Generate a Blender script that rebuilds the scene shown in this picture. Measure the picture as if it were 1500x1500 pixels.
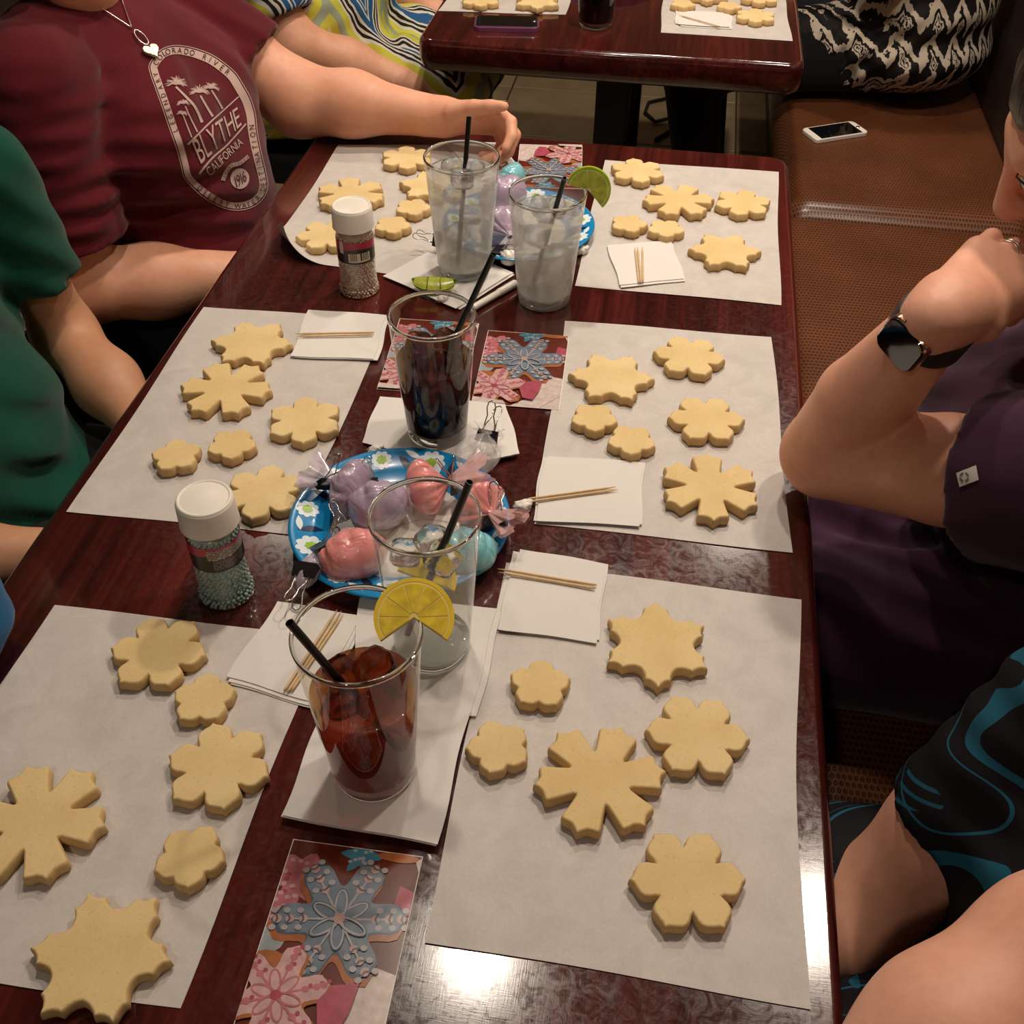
import bpy, bmesh, math, random
import numpy as np
from mathutils import Vector, Matrix
from mathutils.bvhtree import BVHTree

for _o in list(bpy.data.objects):
    bpy.data.objects.remove(_o, do_unlink=True)
SC = bpy.context.scene
COL = SC.collection
R = math.radians
T = 0.75                      # table top height

# ---------------------------------------------------------------- camera
FPX = 1566.41                 # focal length in pixels of the 1500 px frame
PSI, PITCH, ROLL = 0.150799, 0.748652, 0.012987
CAMP = np.array([0.0, 0.0, 1.5])
def _basis():
    w = np.array([-math.sin(PSI)*math.cos(PITCH), math.cos(PSI)*math.cos(PITCH), -math.sin(PITCH)])
    r = np.array([math.cos(PSI), math.sin(PSI), 0.0]); u = np.cross(r, w)
    c, s = math.cos(ROLL), math.sin(ROLL)
    return c*r + s*u, -s*r + c*u, w
CR, CU, CW = _basis()
cam = bpy.data.objects.new('camera', bpy.data.cameras.new('camera'))
COL.objects.link(cam)
cam.matrix_world = Matrix(((CR[0], CU[0], -CW[0], CAMP[0]), (CR[1], CU[1], -CW[1], CAMP[1]), (CR[2], CU[2], -CW[2], CAMP[2]), (0, 0, 0, 1)))
cam.data.sensor_width = 36.0
cam.data.lens = FPX/1500*36.0
cam.data.clip_start = 0.02
SC.camera = cam

# ---------------------------------------------------------------- world, exposure
wd = bpy.data.worlds.new('world'); SC.world = wd; wd.use_nodes = True
wd.node_tree.nodes['Background'].inputs[0].default_value = (1.0, 0.86, 0.72, 1)
wd.node_tree.nodes['Background'].inputs[1].default_value = 0.05
SC.view_settings.view_transform = 'Standard'
SC.view_settings.look = 'None'
SC.view_settings.gamma = 1.0
SC.view_settings.use_curve_mapping = False
SC.view_settings.exposure = 0.0

# ceiling lamps (x, y, watts); the light of each sits in its own lamp builder further down
CEIL = 2.46
LAMPS = [(-0.24, 1.10, 6.0), (0.541, 1.32, 8.8), (-0.05, 1.95, 11.5), (0.35, 2.80, 9.5), (-0.35, -0.75, 4.2), (-1.2, 2.6, 6.0)]  # third and fifth lamps are added: far-end boost and fill from the camera side
LAMP_COLOR = (1.0, 0.865, 0.72)

# ---------------------------------------------------------------- measuring helpers
def ray(x, y):
    return (x-750)/FPX*CR - (y-750)/FPX*CU + CW
def G(x, y, z=T):             # point of the horizontal plane at height z seen at photo point (x, y)
    d = ray(x, y); return CAMP + d*((z-CAMP[2])/d[2])
def GX(x, y, X):              # same on the vertical plane at X
    d = ray(x, y); return CAMP + d*(X/d[0])
def V3(*a): return np.array(a, float)
def unit(v): v = np.asarray(v, float); return v/np.linalg.norm(v)

# ---------------------------------------------------------------- object helpers
def put(o, parent=None):
    COL.objects.link(o)
    if parent is not None: o.parent = parent
    return o
def tag(o, label, cat, group=None):
    o['label'] = label; o['category'] = cat
    if group: o['group'] = group
    return o
def thing(name, label, cat, loc=(0, 0, 0), rotz=0.0, group=None):
    o = bpy.data.objects.new(name, None); o.empty_display_size = 0.02
    o.location = tuple(float(c) for c in loc); o.rotation_euler = (0, 0, rotz)
    COL.objects.link(o)
    return tag(o, label, cat, group)
def mesh_data(name, V, F, mats, smooth=True, mi=None):
    me = bpy.data.meshes.new(name)
    V = np.asarray(V, float)
    me.from_pydata([tuple(v) for v in V], [], [tuple(int(i) for i in f) for f in F])
    if not isinstance(mats, (list, tuple)): mats = [mats]
    for m in mats: me.materials.append(m)
    if mi is not None: me.polygons.foreach_set('material_index', [int(i) for i in mi])
    if smooth: me.polygons.foreach_set('use_smooth', [True]*len(me.polygons))
    me.update()
    return me
def add(name, VF, mats, parent=None, smooth=True, mi=None, world=False, loc=None):
    V, F = VF
    V = np.asarray(V, float)
    if world and parent is not None: V = V - np.array(parent.location)
    if loc is not None: V = V - np.asarray(loc, float)
    o = bpy.data.objects.new(name, mesh_data(name, V, F, mats, smooth, mi))
    if loc is not None: o.location = tuple(float(c) for c in loc)
    return put(o, parent)
def copy_tree(o, parent=None):
    c = o.copy(); COL.objects.link(c); c.parent = parent
    for ch in list(o.children): copy_tree(ch, c)
    return c
def struct(o): o['kind'] = 'structure'; return o
def shade_auto(o, deg=40):
    me = o.data
    bm = bmesh.new(); bm.from_mesh(me)
    for e in bm.edges:
        if len(e.link_faces) == 2 and e.calc_face_angle(0) > R(deg): e.smooth = False
    bm.to_mesh(me); bm.free()
    return o

# ---------------------------------------------------------------- shapes
def join(*parts):
    V, F, n = [], [], 0
    for v, f in parts:
        V.append(np.asarray(v, float)); F += [tuple(i+n for i in q) for q in f]; n += len(v)
    return np.vstack(V), F
def xf(VF, M=None, loc=(0, 0, 0)):
    V, F = VF; V = np.asarray(V, float)
    if M is not None: V = V @ np.asarray(M, float).T
    return V + np.asarray(loc, float), F
def frame(z, x=None):
    z = unit(z); x = V3(1, 0, 0) if x is None else np.asarray(x, float)
    if abs(np.dot(unit(x), z)) > 0.97: x = V3(0, 1, 0)
    y = unit(np.cross(z, x)); x = np.cross(y, z)
    return np.stack([x, y, z], 1)     # columns: local axes
def rotz(a): c, s = math.cos(a), math.sin(a); return np.array([[c, -s, 0], [s, c, 0], [0, 0, 1.0]])
def lathe(prof, n=32, fn=None):
    V, F, rings = [], [], []
    for j, (r, z) in enumerate(prof):
        if r < 1e-6:
            rings.append([len(V)]); V.append((0, 0, z))
        else:
            ids = []
            for i in range(n):
                a = 2*math.pi*i/n; q = r if fn is None else fn(r, z, a, j)
                ids.append(len(V)); V.append((q*math.cos(a), q*math.sin(a), z))
            rings.append(ids)
    for A, B in zip(rings, rings[1:]):
        if len(A) == 1 and len(B) == 1: continue
        for i in range(n):
            k = (i+1) % n
            if len(A) == 1: F.append((A[0], B[k], B[i]))
            elif len(B) == 1: F.append((A[i], A[k], B[0]))
            else: F.append((A[i], A[k], B[k], B[i]))
    return np.array(V), F
def tube(pts, r, n=8, closed=False, caps=True):
    P = [np.asarray(p, float) for p in pts]; m = len(P)
    rr = r if isinstance(r, (list, tuple, np.ndarray)) else [r]*m
    V, F, prev = [], [], None
    for i in range(m):
        t = (P[(i+1) % m] - P[i-1]) if closed else (P[min(i+1, m-1)] - P[max(i-1, 0)])
        t = unit(t)
        if prev is None: x = frame(t)[:, 0]
        else: x = unit(prev - t*np.dot(prev, t))
        prev = x; y = np.cross(t, x)
        for k in range(n):
            a = 2*math.pi*k/n; V.append(P[i] + rr[i]*(math.cos(a)*x + math.sin(a)*y))
    for i in range(m if closed else m-1):
        A, B = i*n, ((i+1) % m)*n
        for k in range(n): F.append((A+k, A+(k+1) % n, B+(k+1) % n, B+k))
    if caps and not closed:
        F.append(tuple(range(n))[::-1]); F.append(tuple((m-1)*n+k for k in range(n)))
    return np.array(V), F
def rbox(sx, sy, sz, b=0.003, seg=2):
    bm = bmesh.new(); bmesh.ops.create_cube(bm, size=1)
    for v in bm.verts: v.co = Vector((v.co.x*sx, v.co.y*sy, v.co.z*sz))
    if b > 0: bmesh.ops.bevel(bm, geom=bm.edges[:], offset=b, segments=seg, profile=0.5, affect='EDGES')
    bm.verts.index_update()
    V = np.array([v.co[:] for v in bm.verts]); F = [tuple(v.index for v in f.verts) for f in bm.faces]
    bm.free(); return V, F
def prism(out, z0, z1, bev=0.0):
    """flat outline (list of xy) as a solid; optional small bevel on the top edge"""
    n = len(out); O = np.array(out, float); c = O.mean(0); V, F = [], []
    rings = [(O, z0), (O, z1-bev)]
    if bev > 0: rings.append((c + (O-c)*(1 - bev/np.maximum(np.linalg.norm(O-c, axis=1), 1e-6))[:, None], z1))
    for o, z in rings:
        for p in o: V.append((p[0], p[1], z))
    for a in range(len(rings)-1):
        for i in range(n): F.append((a*n+i, a*n+(i+1) % n, (a+1)*n+(i+1) % n, (a+1)*n+i))
    F.append(tuple(range(n))[::-1]); m = (len(rings)-1)*n; F.append(tuple(m+i for i in range(n)))
    return np.array(V), F
def rrect(w, h, r, n=6):
    o = []
    for cx, cy, a0 in ((w/2-r, h/2-r, 0), (-w/2+r, h/2-r, 90), (-w/2+r, -h/2+r, 180), (w/2-r, -h/2+r, 270)):
        for i in range(n+1):
            a = R(a0 + 90*i/n); o.append((cx + r*math.cos(a), cy + r*math.sin(a)))
    return o
def sheet(quad, n=14, th=0.0003, wav=0.0006, seed=1, edge=0.0, fn=None):
    """thin sheet over four world corners (TL, TR, BR, BL)"""
    rng = random.Random(seed); ph = [rng.uniform(0, 6.28) for _ in range(8)]
    q = [np.asarray(c, float) for c in quad]; V, F = [], []
    for layer in (1, 0):
        for j in range(n+1):
            for i in range(n+1):
                u, v = i/n, j/n
                p = (q[0]*(1-u)+q[1]*u)*(1-v) + (q[3]*(1-u)+q[2]*u)*v
                if edge:
                    du = edge*math.sin(v*7+ph[0]) * (1 if i in (0, n) else 0.5); dv = edge*math.sin(u*6+ph[1])
                    p = p + np.array([du, dv*0.7, 0])
                z = wav*(1 + 0.5*math.sin(u*5+ph[2]+v*3) + 0.5*math.sin(v*6+ph[3]-u*2))
                p = p + np.array([0, 0, z + layer*th])
                if fn: p = fn(p, u, v)
                V.append(p)
    m = (n+1)**2
    for j in range(n):
        for i in range(n):
            a, b, c, d = j*(n+1)+i, j*(n+1)+i+1, (j+1)*(n+1)+i+1, (j+1)*(n+1)+i
            F.append((d, c, b, a)); F.append((m+a, m+b, m+c, m+d))
    ring = [j for j in range(n)] + [(j*(n+1)+n) for j in range(n)] + [n*(n+1)+n-j for j in range(n)] + [(n-j)*(n+1) for j in range(n)]
    for i in range(len(ring)):
        a, b = ring[i], ring[(i+1) % len(ring)]; F.append((a, b, m+b, m+a))
    return np.array(V), F

# ---------------------------------------------------------------- materials
def sc(c): return tuple(c) + (1.0,) if len(c) == 3 else tuple(c)
def srgb(r, g, b): return tuple(((c/255.0)/12.92 if c/255.0 <= 0.04045 else ((c/255.0+0.055)/1.055)**2.4) for c in (r, g, b))
class NX:
    """small helper to write node expressions"""
    def __init__(s, name):
        s.mat = bpy.data.materials.new(name); s.mat.use_nodes = True
        s.t = s.mat.node_tree; s.N = s.t.nodes; s.L = s.t.links
        s.bsdf = s.N['Principled BSDF']; s.out = s.N['Material Output']
    def set(s, sock, v):
        if isinstance(v, bpy.types.NodeSocket): s.L.new(v, sock)
        elif isinstance(v, (tuple, list)): sock.default_value = sc(v) if sock.type == 'RGBA' else tuple(v)
        else: sock.default_value = v
    def m(s, op, a, b=None, c=None):
        n = s.N.new('ShaderNodeMath'); n.operation = op
        for i, v in enumerate((a, b, c)):
            if v is not None: s.set(n.inputs[i], v)
        return n.outputs[0]
    def coord(s, kind='Object'):
        return s.N.new('ShaderNodeTexCoord').outputs[kind]
    def xyz(s, vec=None):
        n = s.N.new('ShaderNodeSeparateXYZ'); s.L.new(vec if vec is not None else s.coord(), n.inputs[0]); return n.outputs
    def comb(s, x, y, z):
        n = s.N.new('ShaderNodeCombineXYZ')
        for i, v in enumerate((x, y, z)): s.set(n.inputs[i], v)
        return n.outputs[0]
    def mapping(s, scale=(1, 1, 1), rot=(0, 0, 0), vec=None):
        n = s.N.new('ShaderNodeMapping'); s.L.new(vec if vec is not None else s.coord(), n.inputs[0])
        n.inputs['Scale'].default_value = scale; n.inputs['Rotation'].default_value = rot; return n.outputs[0]
    def noise(s, scale=10.0, detail=3.0, vec=None, rough=0.5, dist=0.0):
        n = s.N.new('ShaderNodeTexNoise'); n.inputs['Scale'].default_value = scale
        n.inputs['Detail'].default_value = detail; n.inputs['Roughness'].default_value = rough; n.inputs['Distortion'].default_value = dist
        s.L.new(vec if vec is not None else s.coord(), n.inputs['Vector']); return n.outputs[0]
    def voronoi(s, scale, vec=None, out=0, feature='F1', rnd=1.0):
        n = s.N.new('ShaderNodeTexVoronoi'); n.feature = feature; n.inputs['Scale'].default_value = scale
        n.inputs['Randomness'].default_value = rnd
        s.L.new(vec if vec is not None else s.coord(), n.inputs['Vector']); return n.outputs[out]
    def ramp(s, fac, stops, mode='LINEAR'):
        n = s.N.new('ShaderNodeValToRGB'); n.color_ramp.interpolation = mode; cr = n.color_ramp
        while len(cr.elements) < len(stops): cr.elements.new(0.5)
        for e, (p, c) in zip(cr.elements, stops):
            e.position = p; e.color = sc(c if isinstance(c, (tuple, list)) else (c, c, c))
        s.L.new(fac, n.inputs[0]); return n.outputs[0]
    def mix(s, fac, a, b, mode='MIX'):
        n = s.N.new('ShaderNodeMix'); n.data_type = 'RGBA'; n.blend_type = mode
        s.set(n.inputs[0], fac); s.set(n.inputs[6], a); s.set(n.inputs[7], b); return n.outputs[2]
    def bump(s, h, strength=0.3, dist=0.001):
        n = s.N.new('ShaderNodeBump'); n.inputs['Strength'].default_value = strength; n.inputs['Distance'].default_value = dist
        s.L.new(h, n.inputs['Height']); s.L.new(n.outputs[0], s.bsdf.inputs['Normal']); return n.outputs[0]
    def p(s, **kw):
        al = dict(color='Base Color', rough='Roughness', metal='Metallic', coat='Coat Weight', coatr='Coat Roughness', trans='Transmission Weight',
                  ior='IOR', spec='Specular IOR Level', sss='Subsurface Weight', sssr='Subsurface Radius', ssss='Subsurface Scale', sheen='Sheen Weight',
                  emit='Emission Color', es='Emission Strength', alpha='Alpha')
        for k, v in kw.items(): s.set(s.bsdf.inputs[al[k]], v)
        return s
def simple(name, color, rough=0.5, var=0.0, vscale=20.0, bump=0.0, bscale=200.0, **kw):
    n = NX(name)
    if var > 0:
        f = n.noise(vscale, 4)
        col = n.mix(n.ramp(f, [(0.3, 0.0), (0.7, 1.0)]), tuple(c*(1-var) for c in color), tuple(min(1, c*(1+var)) for c in color))
        n.p(color=col)
    else: n.p(color=color)
    n.p(rough=rough, **kw)
    if bump > 0: n.bump(n.noise(bscale, 3), bump, 0.0006)
    return n.mat
M = {}
def build_materials():
    # dark lacquered mahogany, grain along the table length
    n = NX('mahogany_wood')
    v = n.mapping((26, 1.6, 26)); a = n.noise(1.0, 6, v, 0.62, 0.6); v2 = n.mapping((160, 5, 160)); b = n.noise(1.0, 3, v2)
    f = n.m('ADD', n.m('MULTIPLY', a, 0.7), n.m('MULTIPLY', b, 0.3))
    col = n.ramp(f, [(0.32, (0.018, 0.0028, 0.0026)), (0.5, (0.052, 0.0070, 0.0058)), (0.66, (0.105, 0.0150, 0.0115))])
    sv = n.noise(55.0, 4, n.mapping((1, 1, 1), (0, 0, 0.5)), 0.7, 2.5)
    rg = n.ramp(sv, [(0.35, 0.11), (0.75, 0.26)])
    n.p(color=col, rough=rg, spec=0.5, coat=0.8, coatr=0.06)
    sn = n.noise(1.0, 2, n.mapping((900, 60, 900), (0, 0, 0.7))); sn2 = n.noise(1.0, 2, n.mapping((70, 1000, 900), (0, 0, 0.3)))
    n.bump(n.m('ADD', sn, sn2), 0.05, 0.0003)
    M['wood'] = n.mat
    # parchment
    n = NX('parchment_paper'); f = n.noise(26, 5, None, 0.65, 0.8); g = n.noise(420, 2)
    n.p(color=n.mix(n.ramp(n.m('ADD', n.m('MULTIPLY', f, 0.7), n.m('MULTIPLY', g, 0.3)), [(0.35, 0.0), (0.65, 1.0)]), (0.50, 0.455, 0.42), (0.60, 0.555, 0.52)), rough=0.55, spec=0.3)
    n.bump(n.noise(30, 4), 0.25, 0.0012); M['parch'] = n.mat
    # napkin paper
    n = NX('napkin_paper'); n.p(color=(0.72, 0.685, 0.65), rough=0.9, spec=0.1)
    n.bump(n.m('ADD', n.noise(900, 2), n.m('MULTIPLY', n.noise(50, 4), 2.0)), 0.35, 0.0008); M['napkin'] = n.mat
    # cookie: baked rim comes from the vertex colour of the dough
    n = NX('sugar_cookie_dough')
    at = n.N.new('ShaderNodeAttribute'); at.attribute_name = 'bake'
    oi = n.N.new('ShaderNodeObjectInfo')
    sp = n.noise(260, 3, None, 0.7); f = n.noise(28, 4)
    base = n.mix(n.ramp(f, [(0.3, 0.0), (0.7, 1.0)]), (0.70, 0.525, 0.255), (0.80, 0.63, 0.335))
    base = n.mix(n.ramp(sp, [(0.30, 0.35), (0.42, 0.0)]), base, (0.50, 0.29, 0.095))
    base = n.mix(n.m('MULTIPLY', oi.outputs['Random'], 0.28), base, (0.62, 0.40, 0.14))
    col = n.mix(n.m('MULTIPLY', at.outputs['Fac'], n.ramp(n.noise(60, 3), [(0.3, 0.55), (0.7, 1.0)])), base, (0.42, 0.20, 0.055))
    n.p(color=col, rough=0.8, spec=0.2, sss=0.12, sssr=(0.6, 0.35, 0.15), ssss=0.004)
    n.bump(n.m('ADD', n.noise(700, 3), n.noise(150, 3)), 0.28, 0.0009); M['cookie'] = n.mat
    # glass
    def thin(name, tint, rough, haze=0.0):
        n = NX(name); tr = n.N.new('ShaderNodeBsdfTransparent'); tr.inputs[0].default_value = sc(tint)
        gl = n.N.new('ShaderNodeBsdfGlossy'); gl.inputs['Roughness'].default_value = rough; gl.inputs[0].default_value = (1, 1, 1, 1)
        fr = n.N.new('ShaderNodeFresnel'); bf = n.N.new('ShaderNodeNewGeometry').outputs['Backfacing']; n.L.new(n.m('ADD', 1.5, n.m('MULTIPLY', bf, 1/1.5-1.5)), fr.inputs[0])
        mx = n.N.new('ShaderNodeMixShader'); n.L.new(fr.outputs[0], mx.inputs[0]); n.L.new(tr.outputs[0], mx.inputs[1]); n.L.new(gl.outputs[0], mx.inputs[2])
        last = mx.outputs[0]
        if haze:
            df = n.N.new('ShaderNodeBsdfTranslucent'); df.inputs[0].default_value = (0.9, 0.9, 0.88, 1)
            d2 = n.N.new('ShaderNodeBsdfDiffuse'); d2.inputs[0].default_value = (0.85, 0.85, 0.82, 1)
            m0 = n.N.new('ShaderNodeMixShader'); m0.inputs[0].default_value = 0.5; n.L.new(df.outputs[0], m0.inputs[1]); n.L.new(d2.outputs[0], m0.inputs[2])
            z = n.xyz()[2]
            hz = n.m('MULTIPLY', n.ramp(z, [(0.0, 0.35), (0.02, 1.0), (0.125, 0.9), (0.137, 0.12)]), n.m('MULTIPLY', n.ramp(n.noise(60, 4), [(0.3, 0.7), (0.7, 1.0)]), haze))
            m1 = n.N.new('ShaderNodeMixShader'); n.L.new(hz, m1.inputs[0]); n.L.new(last, m1.inputs[1]); n.L.new(m0.outputs[0], m1.inputs[2]); last = m1.outputs[0]
        n.L.new(last, n.out.inputs[0]); return n.mat
    M['glass'] = thin('clear_glass_wall', (0.97, 0.975, 0.965), 0.02)
    M['frost'] = thin('misted_glass_wall', (0.97, 0.975, 0.965), 0.03, 0.42)
    M['frost2'] = thin('lightly_misted_glass_wall', (0.97, 0.975, 0.965), 0.03, 0.12)
    M['plastic'] = thin('clear_plastic', (0.98, 0.98, 0.98), 0.05)
    n = NX('solid_glass'); n.p(color=(0.90, 0.93, 0.91), rough=0.0, trans=1.0, ior=1.5); M['solid_glass'] = n.mat
    n = NX('ice'); n.p(color=(0.95, 0.97, 0.98), rough=0.06, trans=1.0, ior=1.2); n.bump(n.noise(160, 3), 0.5, 0.003); M['ice'] = n.mat
    n = NX('tea_ice'); n.p(color=(0.62, 0.34, 0.22), rough=0.06, trans=1.0, ior=1.2); n.bump(n.noise(160, 3), 0.5, 0.003); M['tea_ice'] = n.mat
    def liquid(name, stops, bstops, body, bump):
        # light passes with a tint ramped by height; part of it is scattered by ice and bubbles; the surface mirrors like water
        n = NX(name); z = n.xyz()[2]; tr = n.N.new('ShaderNodeBsdfTransparent'); n.L.new(n.ramp(z, stops), tr.inputs[0])
        n.p(color=n.ramp(z, bstops), rough=0.35, trans=0.0, sss=0.0)
        tl = n.N.new('ShaderNodeBsdfTranslucent'); n.L.new(n.ramp(z, bstops), tl.inputs[0])
        m0 = n.N.new('ShaderNodeMixShader'); m0.inputs[0].default_value = 0.5; n.L.new(n.bsdf.outputs[0], m0.inputs[1]); n.L.new(tl.outputs[0], m0.inputs[2])
        m1 = n.N.new('ShaderNodeMixShader'); n.L.new(n.m('MULTIPLY', n.ramp(n.noise(55, 3), [(0.3, 0.6), (0.7, 1.0)]), body), m1.inputs[0]); n.L.new(tr.outputs[0], m1.inputs[1]); n.L.new(m0.outputs[0], m1.inputs[2])
        gl = n.N.new('ShaderNodeBsdfGlossy'); gl.inputs['Roughness'].default_value = 0.02
        bp = n.bump(n.noise(70, 3), bump, 0.004); n.L.new(bp, gl.inputs['Normal'])
        fr = n.N.new('ShaderNodeFresnel'); bf = n.N.new('ShaderNodeNewGeometry').outputs['Backfacing']; n.L.new(n.m('ADD', 1.33, n.m('MULTIPLY', bf, 1/1.33-1.33)), fr.inputs[0]); n.L.new(bp, fr.inputs['Normal'])
        nz = n.xyz(n.N.new('ShaderNodeNewGeometry').outputs['True Normal'])[2]
        m2 = n.N.new('ShaderNodeMixShader'); n.L.new(n.m('MULTIPLY', fr.outputs[0], n.m('GREATER_THAN', nz, 0.5)), m2.inputs[0]); n.L.new(m1.outputs[0], m2.inputs[1]); n.L.new(gl.outputs[0], m2.inputs[2])
        n.L.new(m2.outputs[0], n.out.inputs[0]); return n.mat
    M['water'] = liquid('water', [(0, (0.95, 0.955, 0.95))], [(0, (0.75, 0.74, 0.70))], 0.10, 0.5)
    M['ice_water'] = liquid('cloudy_ice_water', [(0, (0.95, 0.955, 0.95))], [(0, (0.80, 0.78, 0.73))], 0.42, 0.5)
    M['cola'] = liquid('cola', [(0.0, (0.16, 0.035, 0.02)), (0.07, (0.13, 0.035, 0.02)), (0.098, (0.42, 0.18, 0.10))], [(0.0, (0.012, 0.003, 0.002)), (0.07, (0.014, 0.004, 0.003)), (0.098, (0.09, 0.03, 0.015))], 0.45, 0.4)
    M['tea'] = liquid('iced_tea', [(0.0, (0.72, 0.12, 0.10)), (0.045, (0.52, 0.11, 0.08)), (0.085, (0.60, 0.24, 0.13)), (0.104, (0.70, 0.42, 0.27))], [(0.0, (0.36, 0.020, 0.016)), (0.05, (0.17, 0.020, 0.012)), (0.104, (0.34, 0.13, 0.055))], 0.40, 0.5)  # red glow at the bottom is painted into the tea's colour ramps
    M['straw'] = simple('black_straw_plastic', (0.006, 0.006, 0.006), 0.3)
    M['lemon_peel'] = simple('lemon_peel', (0.80, 0.55, 0.02), 0.4, 0.1, 60, 0.3, 400)
    M['lemon'] = simple('lemon_flesh', (0.78, 0.56, 0.05), 0.25, 0.2, 120, 0.4, 150, sss=0.3, ssss=0.004)
    M['pith'] = simple('citrus_pith', (0.78, 0.60, 0.16), 0.6)
    M['lime_peel'] = simple('lime_peel', (0.34, 0.48, 0.02), 0.35, 0.2, 60, 0.3, 400)
    M['lime'] = simple('lime_flesh', (0.42, 0.46, 0.06), 0.25, 0.25, 120, 0.4, 150, sss=0.3, ssss=0.004)
    M['lime_pith'] = simple('lime_pith', (0.66, 0.70, 0.34), 0.6)
    M['white'] = simple('white_plastic', (0.80, 0.74, 0.66), 0.35)
    M['paper_white'] = simple('white_paper', (0.82, 0.78, 0.72), 0.8)
    M['black'] = simple('black_lacquered_steel', (0.008, 0.008, 0.009), 0.25)
    M['steel'] = simple('steel_wire', (0.55, 0.52, 0.48), 0.2, metal=1.0)
    M['gold'] = simple('rose_gold', (0.72, 0.45, 0.33), 0.25, metal=1.0)
    M['silver'] = simple('silver', (0.80, 0.74, 0.66), 0.22, metal=1.0)
    M['screen'] = simple('dark_glass_screen', (0.004, 0.004, 0.005), 0.06, coat=1.0, coatr=0.03)
    M['pick'] = simple('bamboo', (0.66, 0.46, 0.24), 0.6, 0.15, 80)
    M['pearl_teal'] = simple('teal_pearls', (0.34, 0.48, 0.44), 0.22, coat=0.6, coatr=0.1)
    M['pearl_white'] = simple('ivory_pearls', (0.66, 0.50, 0.38), 0.22, coat=0.6, coatr=0.1)
    M['plate_blue'] = simple('blue_coated_card', (0.004, 0.23, 0.52), 0.25, coat=0.3, coatr=0.1)
    M['plate_white'] = simple('white_coated_card', (0.80, 0.76, 0.70), 0.3)
    M['navy'] = simple('navy_print', (0.006, 0.014, 0.06), 0.3)
    M['daisy'] = simple('white_print', (0.72, 0.80, 0.84), 0.3)
    M['leafgreen'] = simple('green_print', (0.30, 0.50, 0.03), 0.3)
    def icing(name, c):
        n = NX(name); w = n.m('ABSOLUTE', n.m('SUBTRACT', n.noise(34, 2, None, 0.45, 0.8), 0.5)); w2 = n.noise(150, 2)
        n.p(color=n.mix(n.ramp(n.noise(40, 3), [(0.3, 0.0), (0.7, 1.0)]), tuple(x*0.9 for x in c), tuple(min(1, x*1.08) for x in c)), rough=0.3, coat=0.9, coatr=0.06, sss=0.12, ssss=0.006)
        h = n.m('ADD', n.m('MINIMUM', n.m('MULTIPLY', w, 7.0), 1.0), n.m('MULTIPLY', w2, 0.15)); bp = n.bump(h, 0.42, 0.0020); n.L.new(bp, n.bsdf.inputs['Coat Normal']); return n.mat
    M['icing_pink'] = icing('pink_icing_in_plastic', (0.80, 0.29, 0.28)); M['icing_purple'] = icing('lavender_icing_in_plastic', (0.42, 0.32, 0.44)); M['icing_blue'] = icing('aqua_icing_in_plastic', (0.20, 0.55, 0.62))
    def tail(name, c, a):
        n = NX(name); tr = n.N.new('ShaderNodeBsdfTransparent'); mx = n.N.new('ShaderNodeMixShader')
        n.p(color=c, rough=0.18, coat=0.8, coatr=0.05); mx.inputs[0].default_value = a
        n.L.new(tr.outputs[0], mx.inputs[1]); n.L.new(n.bsdf.outputs[0], mx.inputs[2]); n.L.new(mx.outputs[0], n.out.inputs[0]); return n.mat
    M['tail_pink'] = tail('pink_smeared_plastic', (0.85, 0.50, 0.48), 0.55)
    M['tail_purple'] = tail('lavender_smeared_plastic', (0.60, 0.50, 0.60), 0.55)
    M['tail_clear'] = tail('clear_crumpled_plastic', (0.80, 0.77, 0.76), 0.30)
    # brown woven vinyl with a dotted weave
    n = NX('brown_woven_vinyl'); g = n.mapping((150, 105, 105)); x, y, z = n.xyz(g)
    row = n.m('FLOOR', y); xs = n.m('ADD', x, n.m('MULTIPLY', row, 0.5))
    dx = n.m('SUBTRACT', n.m('FRACT', xs), 0.5); dy = n.m('SUBTRACT', n.m('FRACT', y), 0.5)
    dd = n.m('SQRT', n.m('ADD', n.m('MULTIPLY', dx, dx), n.m('MULTIPLY', dy, dy)))
    dot = n.ramp(dd, [(0.20, 1.0), (0.34, 0.0)])
    base = n.mix(n.ramp(n.noise(9, 3), [(0.3, 0.0), (0.7, 1.0)]), (0.110, 0.034, 0.012), (0.150, 0.049, 0.018))
    n.p(color=n.mix(n.m('MULTIPLY', dot, 0.7), base, (0.040, 0.012, 0.005)), rough=0.33, spec=0.5)
    n.bump(n.m('SUBTRACT', 1.0, dot), 1.0, 0.0020); M['vinyl'] = n.mat
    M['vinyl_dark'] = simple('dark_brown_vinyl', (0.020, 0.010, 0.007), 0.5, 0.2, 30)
    # floor tile with grout joints
    n = NX('beige_floor_tile'); f = n.noise(7, 5)
    n.p(color=n.mix(n.ramp(f, [(0.3, 0.0), (0.7, 1.0)]), (0.30, 0.22, 0.12), (0.42, 0.32, 0.19)), rough=0.4); M['tile'] = n.mat
    M['grout'] = simple('grout', (0.10, 0.075, 0.05), 0.9, 0.2, 60)
    M['wall'] = simple('tan_wall_paint', (0.46, 0.34, 0.23), 0.8, 0.08, 6)
    M['ceiling'] = simple('ceiling_paint', (0.26, 0.21, 0.16), 0.9)
    M['black_metal'] = simple('black_powder_coat', (0.008, 0.008, 0.008), 0.5)
    M['rubber'] = simple('black_rubber', (0.010, 0.010, 0.010), 0.55)
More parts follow.
